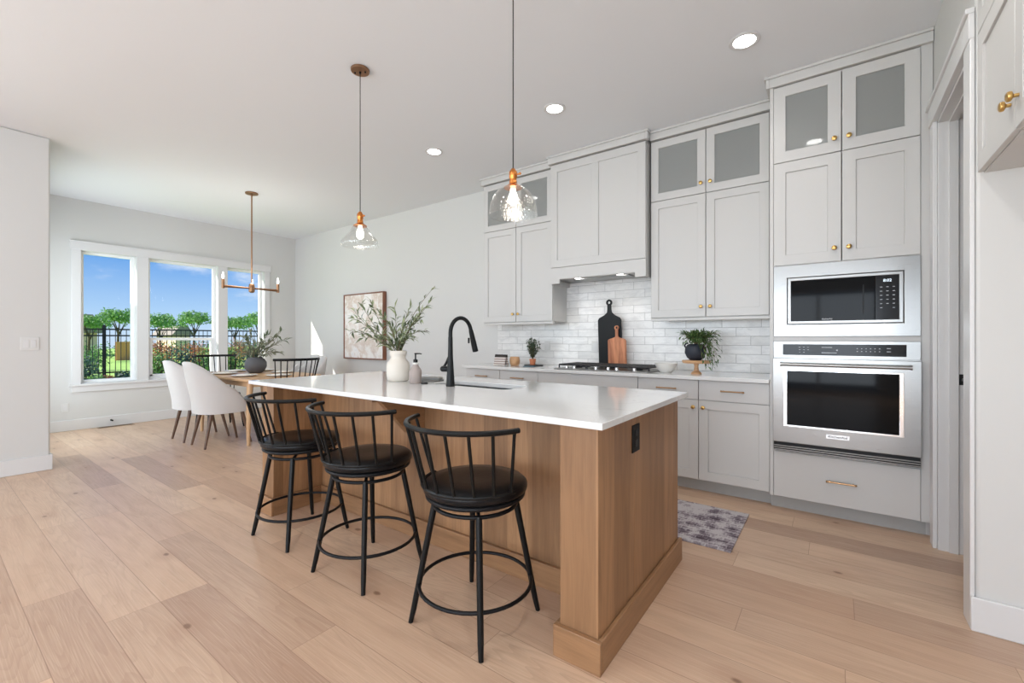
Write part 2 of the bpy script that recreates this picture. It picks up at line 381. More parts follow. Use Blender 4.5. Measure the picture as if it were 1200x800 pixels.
# ------------------------------------------------------------------ mesh helpers
class MB:
    def __init__(s): s.b = bmesh.new()
    def face(s, vs):
        try: return s.b.faces.new(vs)
        except ValueError: return None
    def box(s, x0, x1, y0, y1, z0, z1):
        v = [s.b.verts.new(p) for p in ((x0,y0,z0),(x1,y0,z0),(x1,y1,z0),(x0,y1,z0),(x0,y0,z1),(x1,y0,z1),(x1,y1,z1),(x0,y1,z1))]
        for f in ((0,3,2,1),(4,5,6,7),(0,1,5,4),(1,2,6,5),(2,3,7,6),(3,0,4,7)): s.face([v[i] for i in f])
        return s
    def rings(s, rings, closed=False, cap=True):
        R = [[s.b.verts.new(p) for p in r] for r in rings]; n = len(R[0])
        k = len(R)
        for i in range(k if closed else k - 1):
            a, b = R[i], R[(i + 1) % k]
            for j in range(n): s.face([a[j], a[(j+1)%n], b[(j+1)%n], b[j]])
        if cap and not closed:
            s.face(R[0][::-1]); s.face(R[-1])
        return s
    def tube(s, pts, r, n=12, closed=False, flat=None):
        pts = [Vector(p) for p in pts]; k = len(pts)
        rs = r if hasattr(r, '__len__') else [r] * k
        up0 = None; out = []
        for i in range(k):
            if closed: d = pts[(i+1) % k] - pts[i-1]
            else: d = pts[min(i+1, k-1)] - pts[max(i-1, 0)]
            d.normalize()
            if up0 is None:
                up0 = Vector((0,0,1)) if abs(d.z) < .9 else Vector((1,0,0))
            u = (up0 - d * up0.dot(d)).normalized(); up0 = u
            w = d.cross(u)
            fu, fw = flat or (1, 1)
            out.append([pts[i] + (u * math.sin(2*PI*j/n) * fu + w * math.cos(2*PI*j/n) * fw) * rs[i] for j in range(n)])
        return s.rings(out, closed)
    def frame(s, a0, a1, b0, b1, i0, i1, j0, j1, d0, d1, axis='y'):
        def P(u, v, d): return (u, d, v) if axis == 'y' else (d, u, v)
        L = []
        for d in (d0, d1):
            L.append([[s.b.verts.new(P(u, v, d)) for u, v in ((x0, y0), (x1, y0), (x1, y1), (x0, y1))] for x0, x1, y0, y1 in ((a0, a1, b0, b1), (i0, i1, j0, j1))])
        for k in range(4):
            n = (k + 1) % 4
            for q in (0, 1): s.face([L[q][0][k], L[q][0][n], L[q][1][n], L[q][1][k]])
            for q in (0, 1): s.face([L[0][q][k], L[0][q][n], L[1][q][n], L[1][q][k]])
        return s
    def cyl(s, p0, p1, r0, r1=None, n=16): return s.tube([p0, p1], [r0, r0 if r1 is None else r1], n)
    def lathe(s, prof, c=(0,0,0), n=28, cap=True):
        out = [[(c[0] + r*math.cos(2*PI*j/n), c[1] + r*math.sin(2*PI*j/n), c[2] + z) for j in range(n)] for r, z in prof]
        return s.rings(out, cap=cap)
    def prism(s, poly, axis, a, b):
        def P(u, v, w): return {'x': (w, u, v), 'y': (u, w, v), 'z': (u, v, w)}[axis]
        return s.rings([[P(u, v, a) for u, v in poly], [P(u, v, b) for u, v in poly]])
    def sphere(s, c, r, sx=1, sy=1, sz=1, n=16):
        prof = [(max(1e-4, math.sin(PI*i/(n//2))) * r, -math.cos(PI*i/(n//2)) * r * sz) for i in range(n//2 + 1)]
        out = [[(c[0] + q*sx*math.cos(2*PI*j/n), c[1] + q*sy*math.sin(2*PI*j/n), c[2] + z) for j in range(n)] for q, z in prof]
        return s.rings(out)
    def leaf(s, p, d, up, L, w, fold=.15, curl=.12):
        d = Vector(d).normalized(); up = Vector(up); sd = d.cross(up)
        if sd.length < 1e-4: sd = d.cross(Vector((1, 0, .1)))
        sd.normalize(); nn = sd.cross(d); p = Vector(p)
        a = p; m1 = p + d*L*.45 + nn*L*curl; tip = p + d*L
        l = p + d*L*.42 + sd*w*.5 + nn*(L*curl + w*fold); r = p + d*L*.42 - sd*w*.5 + nn*(L*curl + w*fold)
        A, Mv, T, Lv, Rv = [s.b.verts.new(q) for q in (a, m1, tip, l, r)]
        s.face([A, Mv, Lv]); s.face([Mv, T, Lv]); s.face([A, Rv, Mv]); s.face([Mv, Rv, T])
    def obj(s, name, mat, parent=None, bevel=0, smooth=True, sub=0, world=False, ang=40, seg=2):
        bmesh.ops.recalc_face_normals(s.b, faces=s.b.faces)
        me = bpy.data.meshes.new(name); s.b.to_mesh(me); s.b.free()
        if smooth:
            me.shade_smooth(); me.set_sharp_from_angle(angle=math.radians(ang))
        me.materials.append(M[mat] if isinstance(mat, str) else mat)
        o = bpy.data.objects.new(name, me); C.objects.link(o)
        if bevel:
            bm_ = o.modifiers.new('bevel', 'BEVEL'); bm_.width = bevel; bm_.segments = seg; bm_.limit_method = 'ANGLE'; bm_.angle_limit = math.radians(40)
        if sub:
            sm_ = o.modifiers.new('subsurf', 'SUBSURF'); sm_.levels = sub; sm_.render_levels = sub
        if parent:
            o.parent = parent
            if world:
                q = parent; off = Vector((0, 0, 0))
                while q: off += q.location; q = q.parent
                o.location = -off
        return o
def B(*a): return MB().box(*a)
def thing(name, label, cat, loc=(0,0,0), rz=0, group=None):
    o = bpy.data.objects.new(name, None); C.objects.link(o); o.location = loc; o.rotation_euler = (0, 0, rz)
    o.empty_display_size = .1; o['label'] = label; o['category'] = cat
    if group: o['group'] = group
    return o
def tag(o, label, cat, group=None, kind=None):
    o['label'] = label; o['category'] = cat
    if group: o['group'] = group
    if kind: o['kind'] = kind
    return o
def struct(o): o['kind'] = 'structure'; return o
def dup(root, loc, rz=0, label=None, group=None):
    def cp(o, par):
        c = o.copy(); C.objects.link(c)
        if par: c.parent = par
        for ch in [x for x in bpy.data.objects if x.parent == o and x.name not in made]:
            made.add(cp(ch, c).name)
        made.add(c.name); return c
    made = set(); r = cp(root, None); r.location = loc; r.rotation_euler = (0, 0, rz)
    if label: r['label'] = label
    if group: r['group'] = group
    return r

def text_obj(body, size, mat, parent, loc, rot, ext=.0006, name='lettering', bold=False):
    cu = bpy.data.curves.new(name, 'FONT'); cu.body = body; cu.size = size; cu.extrude = ext; cu.align_x = 'CENTER'; cu.align_y = 'CENTER'
    if bold: cu.offset = size * .02
    tmp = bpy.data.objects.new(name, cu); C.objects.link(tmp)
    dg = bpy.context.evaluated_depsgraph_get(); me = bpy.data.meshes.new_from_object(tmp.evaluated_get(dg))
    bpy.data.objects.remove(tmp); me.materials.clear(); me.materials.append(M[mat])
    o = bpy.data.objects.new(name, me); C.objects.link(o); o.location = loc; o.rotation_euler = rot
    o.parent = parent; return o
def wloc(parent, p):
    q = parent; off = Vector((0, 0, 0))
    while q: off += q.location; q = q.parent
    return Vector(p) - off

# ================================================================== ROOM
CEIL = 3.05; WX = -8.0865; BY = 4.24
struct(B(-8.3, 2.3, -5.3, 4.5, -.12, 0).obj('floor', 'floor', smooth=False))
struct(B(-8.3, 2.3, -5.3, 4.5, CEIL, CEIL + .15).obj('ceiling', 'ceiling', smooth=False))
struct(B(-8.26, 2.2, BY, BY + .18, 0, CEIL).obj('wall_back', 'wall', smooth=False))
openings = [(1.35, 1.93), (2.065, 2.965), (3.10, 3.685)]; WZ0, WZ1 = .607, 2.383
w = MB()
w.box(WX - .17, WX, .67, 1.35, 0, CEIL); w.box(WX - .17, WX, 1.93, 2.065, WZ0, WZ1); w.box(WX - .17, WX, 2.965, 3.10, WZ0, WZ1)
w.box(WX - .17, WX, 3.685, BY, 0, CEIL); w.box(WX - .17, WX, 1.35, 3.685, 0, WZ0); w.box(WX - .17, WX, 1.35, 3.685, WZ1, CEIL)
struct(w.obj('wall_window', 'wall', smooth=False))
# left stub: great-room left wall and the nook's return wall, openings added for light
w = MB()
w.box(-5.99, -5.84, -1.1, .77, 0, CEIL); w.box(-5.99, -5.84, -5.15, -4.1, 0, CEIL); w.box(-5.99, -5.84, -4.1, -1.1, 0, .45); w.box(-5.99, -5.84, -4.1, -1.1, 2.65, CEIL)
w.box(-8.26, -7.85, .62, .77, 0, CEIL); w.box(-6.25, -5.99, .62, .77, 0, CEIL); w.box(-7.85, -6.25, .62, .77, 0, .2); w.box(-7.85, -6.25, .62, .77, 2.5, CEIL)
struct(w.obj('wall_left', 'wall', bevel=.012))
w = MB()
w.box(-5.99, -4.8, -5.15, -5.0, 0, CEIL); w.box(-2.1, -1.4, -5.15, -5.0, 0, CEIL); w.box(.8, 1.4, -5.15, -5.0, 0, CEIL); w.box(-1.4, .8, -5.15, -5.0, 2.3, CEIL); w.box(-4.8, -2.1, -5.15, -5.0, 0, .4); w.box(-4.8, -2.1, -5.15, -5.0, 2.7, CEIL)
struct(w.obj('wall_rear', 'wall', smooth=False))
w = MB(); w.box(1.25, 1.4, -5.0, -4.1, 0, CEIL); w.box(1.25, 1.4, -1.7, 2.72, 0, CEIL); w.box(1.25, 1.4, -4.1, -1.7, 0, .45); w.box(1.25, 1.4, -4.1, -1.7, 2.65, CEIL)
struct(w.obj('wall_right', 'wall', smooth=False))
struct(B(.47, 1.25, 2.60, 2.72, 0, CEIL).obj('wall_fridge_side', 'wall', bevel=.014, seg=3))
w = MB()
w.box(.478, .60, 3.48, BY, 0, CEIL); w.box(.478, .60, 2.72, 3.48, 2.45, CEIL)
struct(w.obj('wall_pantry', 'wall', smooth=False))
w = MB(); w.box(1.9, 2.0, 2.72, BY, 0, CEIL); w.box(1.4, 2.0, 2.6, 2.72, 0, CEIL)
struct(w.obj('wall_pantry_inside', 'wall', smooth=False))

def baseboard(name, boxes):
    w = MB()
    for b in boxes: w.box(*b)
    struct(w.obj(name, 'trim', bevel=.004))
T = .015; BH = .14
baseboard('baseboard_window', [(WX, WX + T, .77, BY - T, 0, BH)])
baseboard('baseboard_back', [(WX, -3.30, BY - T, BY, 0, BH)])
baseboard('baseboard_left', [(-5.84, -5.84 + T, -5.0, .77 + T, 0, BH), (WX + T, -5.84, .77, .77 + T, 0, BH)])
baseboard('baseboard_fridge_side', [(.454, 1.25, 2.60 - T, 2.60, 0, BH)])
baseboard('baseboard_rear', [(-5.8, -1.45, -5.0, -5.0 + T, 0, BH), (.85, 1.25, -5.0, -5.0 + T, 0, BH)])

# windows of the dining nook
for k, (a, b) in enumerate(openings):
    fx0, fx1 = WX - .135, WX - .085
    w = MB(); f = .042
    w.box(fx0, fx1, a, a + f, WZ0, WZ1); w.box(fx0, fx1, b - f, b, WZ0, WZ1)
    w.box(fx0, fx1, a + f, b - f, WZ0, WZ0 + f); w.box(fx0, fx1, a + f, b - f, WZ1 - f + .006, WZ1)
    if k == 1:
        w.box(fx0 - .005, fx1 + .006, a + f, b - f, 1.18, 1.222)
        w.box(fx0, fx1 + .004, a + f, a + f + .03, WZ0 + f, 1.18); w.box(fx0, fx1 + .004, b - f - .03, b - f, WZ0 + f, 1.18); w.box(fx0, fx1 + .004, a + f, b - f, WZ0 + f, WZ0 + f + .03)
    fr = struct(w.obj('window_%d' % (k + 1), 'sash', bevel=.003))
    B(WX - .113, WX - .109, a + f - .006, b - f + .006, WZ0 + f - .006, WZ1 - f + .01).obj('glass', 'winglass', fr, smooth=False)
# casing, jamb liners, stool, apron of the window bank
w = MB(); cx0, cx1 = WX, WX + .02
w.box(cx0, cx1, 1.26, 1.35, WZ0 - .01, WZ1); w.box(cx0, cx1, 1.93, 2.065, WZ0 - .01, WZ1); w.box(cx0, cx1, 2.965, 3.10, WZ0 - .01, WZ1); w.box(cx0, cx1, 3.685, 3.775, WZ0 - .01, WZ1)
w.box(cx0, cx1 + .004, 1.245, 3.79, WZ1, WZ1 + .105); w.box(cx0, cx1 + .018, 1.235, 3.80, WZ1 + .105, WZ1 + .118)
w.box(cx0, cx1 + .02, 1.235, 3.80, WZ0 - .03, WZ0 - .002); w.box(cx0, cx1, 1.26, 3.775, WZ0 - .11, WZ0 - .03)
for a, b in openings:
    w.box(WX - .085, WX, a - .001, a + .006, WZ0, WZ1); w.box(WX - .085, WX, b - .006, b + .001, WZ0, WZ1)
    w.box(WX - .085, WX, a, b, WZ0 - .001, WZ0 + .005); w.box(WX - .085, WX, a, b, WZ1 - .005, WZ1 + .001)
struct(w.obj('trim_1', 'trim', bevel=.0025))
# unseen window and door frames, added to hold the fill lights
def rear_frame(name, horiz, c, a, b, z0, z1, n):
    w = MB(); f = .05; d = .05
    def bx(u0, u1, zz0, zz1):
        if horiz: w.box(u0, u1, c - d, c, zz0, zz1)
        else: w.box(c - d, c, u0, u1, zz0, zz1)
    bx(a, b, z0, z0 + f); bx(a, b, z1 - f, z1)
    for i in range(n + 1):
        u = a + (b - a - f) * i / n; bx(u, u + f, z0 + f, z1 - f)
    struct(w.obj(name, 'sash', bevel=.003))
rear_frame('window_4', True, -5.02, -4.8, -2.1, .4, 2.7, 2)
rear_frame('window_5', False, -5.86, -4.1, -1.1, .45, 2.65, 2)
rear_frame('window_7', False, 1.32, -4.1, -1.7, .45, 2.65, 2)
rear_frame('added_door_2', True, -5.02, -1.4, .8, .01, 2.3, 2)
rear_frame('window_6', True, .75, -7.85, -6.25, .2, 2.5, 1)
w = MB(); w.box(-11.4, -5.99, -5.3, .60, 3.06, 3.2); w.box(-11.3, -11.15, -5.25, -5.1, -.12, 3.06); w.box(-11.3, -11.15, -1.5, -1.35, -.12, 3.06)  # unseen porch roof and posts, added to keep sun out of the openings
struct(w.obj('sun_block_porch', 'trim'))

# pantry doorway
dr = struct(B(.456, .476, 3.478, 3.572, 0, 2.45).obj('door_1', 'trim', bevel=.003))
w = MB(); w.box(.454, .4695, 2.602, 2.718, 0, 2.45); w.box(.450, .4695, 2.602, 2.718, 2.45, 2.555); w.box(.450, .4775, 2.718, 3.585, 2.45, 2.555); w.box(.440, .4695, 2.602, 2.718, 2.555, 2.578); w.box(.440, .4775, 2.718, 3.60, 2.555, 2.578)
w.obj('casing', 'trim', dr, bevel=.003)
w = MB(); w.box(.476, .602, 3.462, 3.48, 0, 2.45); w.box(.476, .602, 2.7205, 2.738, 0, 2.45); w.box(.476, .602, 2.738, 3.462, 2.432, 2.45)
w.box(.520, .560, 3.450, 3.462, 0, 2.432); w.box(.520, .560, 2.738, 2.75, 0, 2.432); w.box(.52, .56, 2.75, 3.45, 2.42, 2.432)
w.obj('jamb', 'trim', dr, bevel=.002)
sp_ = B(.562, .598, 3.4595, 3.4625, .945, 1.005).obj('strike_plate', 'matteblack', dr, bevel=.002); sp_['label'] = 'black strike plate on the white jamb'
MB().cyl((.58, 3.4598, .975), (.58, 3.4585, .975), .009, n=16).obj('latch_hole', 'chrome', sp_)

# backsplash
struct(B(-3.305, -.37, BY - .010, BY, .914, 1.80).obj('trim_2', 'tile', smooth=False))

# ================================================================== CABINETS
def shaker(parent, axis, u0, u1, z0, z1, face, thick=.02, st=.066, rail=None, glass=False, mid=None, name='door', mat='cab'):
    """a door whose front lies in the plane `face`; axis 'y' -> faces -Y, axis 'x' -> faces -X"""
    rail = rail or st; w = MB()
    def bx(a, b, d0, d1, c, d):
        if axis == 'y': w.box(a, b, face + d0, face + d1, c, d)
        elif axis == 'Y': w.box(a, b, face - d1, face - d0, c, d)
        else: w.box(face + d0, face + d1, a, b, c, d)
    d0, d1 = (face - thick, face) if axis == 'Y' else (face, face + thick)
    w.frame(u0, u1, z0, z1, u0 + st, u1 - st, z0 + rail, z1 - rail, d0, d1, 'x' if axis == 'x' else 'y')
    if mid is not None: bx(mid - st / 2, mid + st / 2, 0, thick, z0 + rail, z1 - rail)
    if not glass: bx(u0 + st, u1 - st, .009, thick, z0 + rail, z1 - rail)
    o = w.obj(name, mat, parent, world=True, bevel=.0018, seg=1)
    if glass:
        g = MB()
        if axis == 'y': g.box(u0 + st, u1 - st, face + .011, face + .015, z0 + rail, z1 - rail)
        gl = g.obj('glass_pane', 'frost', o, world=False, smooth=False); gl['label'] = 'frosted grey-green glass pane'
    return o
def slab(parent, u0, u1, z0, z1, face, thick=.02, name='drawer_front', axis='y', recess=False):
    if axis == 'y': w = B(u0, u1, face, face + thick, z0, z1)
    else: w = B(face, face + thick, u0, u1, z0, z1)
    return w.obj(name, 'cab', parent, world=True, bevel=.002, seg=1)
def knob(parent, p, d=(0, -1, 0), r=.0155):
    p = Vector(p); d = Vector(d)
    w = MB(); prof = [(.006, 0), (.006, .012), (.0155, .017), (.0165, .022), (.0155, .027), (.010, .030), (.0001, .0305)]
    w.tube([p + d * (z - .0005) for _, z in prof], [q * r / .0165 for q, _ in prof], 18)
    k = w.obj('knob', 'brass', parent); return k
def pull(parent, c, L=.15, axis='x'):
    w = MB(); x, y, z = c
    w.tube([(x - L/2, y - .028, z), (x + L/2, y - .028, z)], .0055, 12)
    for s in (-1, 1):
        w.cyl((x + s*(L/2 - .012), y + .0005, z), (x + s*(L/2 - .012), y - .028, z), .005, n=12)
        w.sphere((x + s*L/2, y - .028, z), .0075, n=10)
    return w.obj('pull', 'pull', parent, bevel=0)
def carcass(parent, x0, x1, y0, y1, z0, z1, shelves=(), mat='cab', t=.018):
    w = MB()
    w.box(x0, x0 + t, y0, y1, z0, z1); w.box(x1 - t, x1, y0, y1, z0, z1); w.box(x0 + t, x1 - t, y1 - .01, y1, z0, z1)
    w.box(x0 + t, x1 - t, y0, y1 - .01, z0, z0 + t); w.box(x0 + t, x1 - t, y0, y1 - .01, z1 - t, z1)
    for z in shelves: w.box(x0 + t, x1 - t, y0, y1 - .01, z - t/2, z + t/2)
    return w.obj('body', mat, parent, world=True, bevel=.001, seg=1)
def crown(parent, x0, x1, yf, yb, sides=(True, True), z0=2.965, ztop=CEIL - .001, ys=None):
    w = MB(); l, r = sides
    for a, b, p in ((z0 + .004, 3.030, .022), (3.030, ztop, .032)):
        w.box(x0, x1, yf - p, yb, a, b)
        if l: w.box(x0 - p, x0, yf - p, ys or yb, a, b)
        if r: w.box(x1, x1 + p, yf - p, ys or yb, a, b)
    return w.obj('crown_moulding', 'cab', parent, world=True, bevel=.003)
G = .0024
def upper_unit(x0, x1, label, group=None):
    yf = 3.93; t = thing('upper_cabinet', label, 'cabinet', ((x0 + x1)/2, BY, 1.38), group=group)
    zb, zm, zt = 1.386, 2.424, 2.962
    carcass(t, x0, x1, yf + .02, BY - .0105, zb, zt, (zm, 1.75, 2.08))
    xm = (x0 + x1)/2; xi0, xi1 = x0 + .004, x1 - .004
    for a, b, s in ((xi0, xm - G, 1), (xm + G, xi1, -1)):
        d = shaker(t, 'y', a, b, zb + .004, zm - G, yf); kx = (b - .034) if s > 0 else (a + .034)
        knob(d, (kx, yf, zb + .088))
        d = shaker(t, 'y', a, b, zm + G, zt - .004, yf, glass=True); knob(d, (kx, yf, zm + .085))
    B(x0, x1, yf + .006, yf + .045, zb - .026, zb - .0005).obj('light_rail', 'cab', t, world=True, bevel=.003)
    crown(t, x0, x1 if x1 < -1 else -.3715, yf, BY - .0005, (x1 < -1, False))
    if x1 > -1: B(x1 + .0005, -.3715, yf + .012, BY - .0105, 1.36, 2.9685).obj('filler', 'cab', t, world=True, bevel=.001)
    return t
upper_unit(-3.287, -2.352, 'grey wall cabinet with frosted glass top doors at the left end, beside the range hood', None)
upper_unit(-1.332, -.404, 'grey wall cabinet with frosted glass top doors between the range hood and the oven tower')

# range hood
hx0, hx1, hy = -2.334, -1.350, 3.855
t = thing('range_hood', 'grey panelled range hood cover with notched valance above the gas cooktop', 'range hood', ((hx0+hx1)/2, BY, 1.75))
w = MB(); w.box(hx0, hx0 + .018, hy + .02, BY - .0105, 1.80, 2.962); w.box(hx1 - .018, hx1, hy + .02, BY - .0105, 1.80, 2.962); w.box(hx0 + .018, hx1 - .018, hy + .02, BY - .0105, 2.944, 2.962)
w.box(hx0 + .018, hx1 - .018, hy + .02, hy + .03, 1.80, 2.944)
w.obj('body', 'cab', t, world=True, bevel=.001, seg=1)
shaker(t, 'y', hx0 + .002, hx1 - .002, 1.921, 2.958, hy, st=.075, mid=(hx0+hx1)/2, name='front_panel')
va = MB().prism([(hx0, 1.757), (hx0 + .105, 1.757), (hx0 + .105, 1.802), (hx1 - .100, 1.802), (hx1 - .100, 1.757), (hx1, 1.757), (hx1, 1.917), (hx0, 1.917)], 'y', hy, hy + .02)
va.box(hx0, hx0 + .018, hy + .02, BY - .0105, 1.757, 1.7995); va.box(hx1 - .018, hx1, hy + .02, BY - .0105, 1.757, 1.7995)
va.obj('valance', 'cab', t, world=True, bevel=.0015, seg=1)
ln = B(hx0 + .0185, hx1 - .0185, hy + .031, BY - .011, 1.806, 1.83).obj('liner', 'steel', t, world=True, bevel=.002); ln['label'] = 'stainless underside liner'
B(hx0 + .2, hx1 - .2, hy + .12, BY - .05, 1.800, 1.8055).obj('filter', 'steel', t, world=True, bevel=.001)
for x in (-2.06, -1.62):
    l_ = MB().cyl((x, hy + .075, 1.8055), (x, hy + .075, 1.801), .028, n=20).obj('hood_lamp', 'lens', t, world=True); l_['label'] = 'small glowing hood lamp'
    light('hood_lamp_light', 'SPOT', wloc(t, (x, hy + .075, 1.795)), 3, (1, .95, .88), direction=(0, .15, -1), parent=t, spot_size=2.0, spot_blend=.6, shadow_soft_size=.03)
crown(t, hx0, hx1, hy, BY - .0005, ys=3.895)

# oven tower
tx0, tx1, ty = -.37, .4755, 3.60
t = thing('oven_cabinet', 'tall grey oven tower cabinet with drawer, four doors and crown', 'cabinet', ((tx0+tx1)/2, BY, 0))
w = MB(); q = .018; yb = BY - .0005
w.box(tx0, tx0 + .022, ty + .004, yb, .10, 2.975); w.box(.421, tx1, ty + .008, ty + .03, .10, 2.975); w.box(.421, .439, ty + .03, yb, .10, 2.975)
w.box(tx0 + .022, .421, yb - .01, yb, .10, 2.975)
for z in (.11, .424, 1.2015, 1.7125, 2.432, 2.965): w.box(tx0 + .022, .421, ty + .021, yb - .01, z - .008, z + .008)
w.box(tx0, tx1, ty + .09, yb, 0, .0995)
for za, zb_ in ((.4185, .4315), (1.1865, 1.219), (1.709, 1.7135)): w.box(tx0 + .022, .421, ty + .003, ty + .021, za, zb_)
w.obj('body', 'cab', t, world=True, bevel=.001, seg=1)
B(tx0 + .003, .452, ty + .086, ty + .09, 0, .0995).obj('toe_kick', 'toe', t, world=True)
xm = .0375
for a, b, s in ((-.346, xm - G, 1), (xm + G, .419, -1)):
    kx = (b - .036) if s > 0 else (a + .036)
    d = shaker(t, 'y', a, b, 1.714, 2.432 - G, ty, st=.072); knob(d, (kx, ty, 1.80))
    d = shaker(t, 'y', a, b, 2.432 + G, 2.962, ty, st=.072, glass=True); knob(d, (kx, ty, 2.518))
d = slab(t, -.346, .419, .103, .418, ty, name='drawer'); pull(d, (.035, ty, .262), .15)
crown(t, tx0, tx1, ty + .004, yb, (True, False), ys=3.895)

# microwave
t = thing('microwave', 'built-in stainless microwave with black window above the oven', 'microwave', (.035, ty, 1.218))
x0, x1, z0, z1 = -.346, .4195, 1.2195, 1.7085
w = MB(); yy = ty - .004
ix0, ix1, iz0, iz1 = -.266, .345, 1.300, 1.624
w.frame(x0, x1, z0, z1, ix0, ix1, iz0, iz1, yy, yy + .02)
w.obj('trim_frame', 'steel', t, world=True, bevel=.0015)
B(ix0 + .002, ix1 - .002, yy + .012, yy + .35, iz0 + .002, iz1 - .002).obj('body', 'matteblack', t, world=True)
w = MB(); p0, p1 = ix0 + .005, ix1 - .005; q0, q1 = iz0 + .005, iz1 - .005; e = .018; xs = .206
w.frame(p0, p1, q0, q1, p0 + e, p1 - e, q0 + e, q1 - e, yy - .004, yy + .012)
w.obj('bezel', 'steel', t, world=True, bevel=.0015)
d = B(p0 + e, xs, yy - .0025, yy + .011, q0 + e, q1 - e).obj('door_window', 'blackglass', t, world=True, bevel=.001)
w = MB(); w.box(.145, .152, yy - .004, yy - .0024, q0 + .06, q1 - .07)
w.obj('inner_handle', 'matteblack', d)
cp = B(xs + .0015, p1 - e, yy - .0025, yy + .011, q0 + e, q1 - e).obj('control_panel', 'panelblack', t, world=True, bevel=.001)
w = MB()
for r_ in range(6):
    for c_ in range(3):
        if r_ == 5 and c_ == 1: continue
        xx = xs + .030 + c_ * .030; zz = q1 - .092 - r_ * .026
        B(xx - .0055, xx + .0055, yy - .0030, yy - .0024, zz - .0016, zz + .0016).obj('key', 'print', cp, smooth=False)
text_obj('8:02', .024, 'clock', cp, (xs + .06, yy - .0027, q1 - .052), (PI/2, 0, 0), .0002, 'clock_display')
text_obj('KitchenAid', .0125, 'print', d, (-.04, yy - .0027, q0 + e + .012), (PI/2, 0, 0), .0002, 'lettering', True)

# wall oven
t = thing('built_in_oven', 'stainless single wall oven with dark window below the microwave', 'oven', (.035, ty, .43))
yy = ty - .006
B(x0, x1, yy, yy + .5, .432, 1.186).obj('body', 'steel', t, world=True, bevel=.001)
w = MB(); w.box(x0, x1, yy - .004, yy - .0003, 1.074, 1.186)
w.obj('control_fascia', 'steel', t, world=True, bevel=.0015)
cp = B(-.290, .355, yy - .0065, yy - .0043, 1.092, 1.166).obj('control_panel', 'panelblack', t, world=True, bevel=.0006, seg=1)
def icon(a, b, z0_, z1_, nm='control_icon'): B(a, b, yy - .0070, yy - .0066, z0_, z1_).obj(nm, 'print', cp, smooth=False)
for c_ in range(3):
    for r_ in range(3):
        if (r_, c_) == (2, 2): continue
        xx = -.192 + c_ * .024; zz = 1.146 - r_ * .017; icon(xx - .005, xx + .005, zz - .0012, zz + .0012)
for c_ in range(6):
    for r_ in range(2):
        xx = .118 + c_ * .022; zz = 1.140 - r_ * .018; icon(xx - .003, xx + .003, zz - .002, zz + .002)
for r_ in range(2):
    zz = 1.142 - r_ * .020; icon(.262, .282, zz - .002, zz + .002)
icon(-.07, -.012, 1.144, 1.148, 'display_line'); icon(-.07, .012, 1.108, 1.112, 'display_line'); icon(.008, .018, 1.124, 1.132)
w = MB(); yd = yy - .034; dz0, dz1 = .492, 1.068
gx0, gx1, gz0, gz1 = -.262, .318, .615, .985
w.frame(x0, x1, dz0, dz1, gx0, gx1, gz0, gz1, yd, yy - .001)
d = w.obj('oven_door', 'steel', t, world=True, bevel=.002)
w = MB(); f = .024
w.frame(gx0 - f, gx1 + f, gz0 - .012, gz1 + .010, gx0, gx1, gz0, gz1, yd - .003, yd + .003)
w.obj('window_bezel', 'chrome', d, bevel=.002)
B(gx0, gx1, yd + .004, yd + .008, gz0, gz1).obj('window_glass', 'blackglass', d, smooth=False)
w = MB(); hz = 1.030
w.tube([(-.29, yd - .05, hz), (.365, yd - .05, hz)], .0115, 18)
for x in (-.275, .350): w.cyl((x, yd + .001, hz), (x, yd - .05, hz), .009, .011, 14)
for x, s in ((-.29, -1), (.365, 1)): w.cyl((x, yd - .05, hz), (x + s * .008, yd - .05, hz), .0145, n=18)
h_ = w.obj('handle', 'steel', d); h_['label'] = 'stainless tubular bar handle'
bd = B(-.045, .078, yd - .003, yd + .0005, .549, .577).obj('badge', 'badge', d, bevel=.001)
text_obj('KitchenAid', .0225, 'darkprint', bd, (.0165, yd - .0031, .563), (PI/2, 0, 0), .0003, 'lettering', True)
w = MB(); w.box(x0 + .004, x1 - .004, yd + .006, yy - .001, .432, .489)
vt = w.obj('vent', 'matteblack', t, world=True)
w = MB()
for z in (.436, .450, .464): w.box(x0 + .004, x1 - .004, yd + .001, yd + .0065, z, z + .005)
w.obj('vent_slats', 'steel', vt)

# base cabinets
bf = 3.632
def base_unit(x0, x1, label, kind):
    t = thing('base_cabinet', label, 'cabinet', ((x0+x1)/2, BY, 0))
    w = MB(); yb = BY - .001
    w.box(x0, x0 + .018, bf + .02, yb, .10, .8835); w.box(x1 - .018, x1, bf + .02, yb, .10, .8835); w.box(x0 + .018, x1 - .018, yb - .01, yb, .10, .8835)
    for z in (.109, .728, .874): w.box(x0 + .018, x1 - .018, bf + .02, yb - .01, z - .009, z + .009)
    w.box((x0+x1)/2 - .009, (x0+x1)/2 + .009, bf + .02, yb - .01, .118, .719)
    w.obj('body', 'cab', t, world=True, bevel=.001, seg=1)
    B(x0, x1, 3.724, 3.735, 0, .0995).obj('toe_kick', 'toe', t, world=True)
    xm = (x0 + x1) / 2; a0, a1 = x0 + G, x1 - G
    if kind == 'doors':
        for a, b, s in ((a0, xm - G, 1), (xm + G, a1, -1)):
            d = slab(t, a, b, .729, .880, bf, name='drawer'); pull(d, ((a+b)/2, bf, .808), .15)
            d = shaker(t, 'y', a, b, .109, .725, bf, st=.068); knob(d, ((b - .034) if s > 0 else (a + .034), bf, .672))
    else:
        slab(t, a0, a1, .729, .880, bf, name='false_front')
        for z0, z1 in ((.109, .416), (.420, .725)):
            d = slab(t, a0, a1, z0, z1, bf, name='drawer'); pull(d, (xm, bf, (z0+z1)/2), .2)
    return t
base_unit(-3.284, -2.344, 'grey base cabinet with two drawers at the left end of the kitchen wall', 'doors')
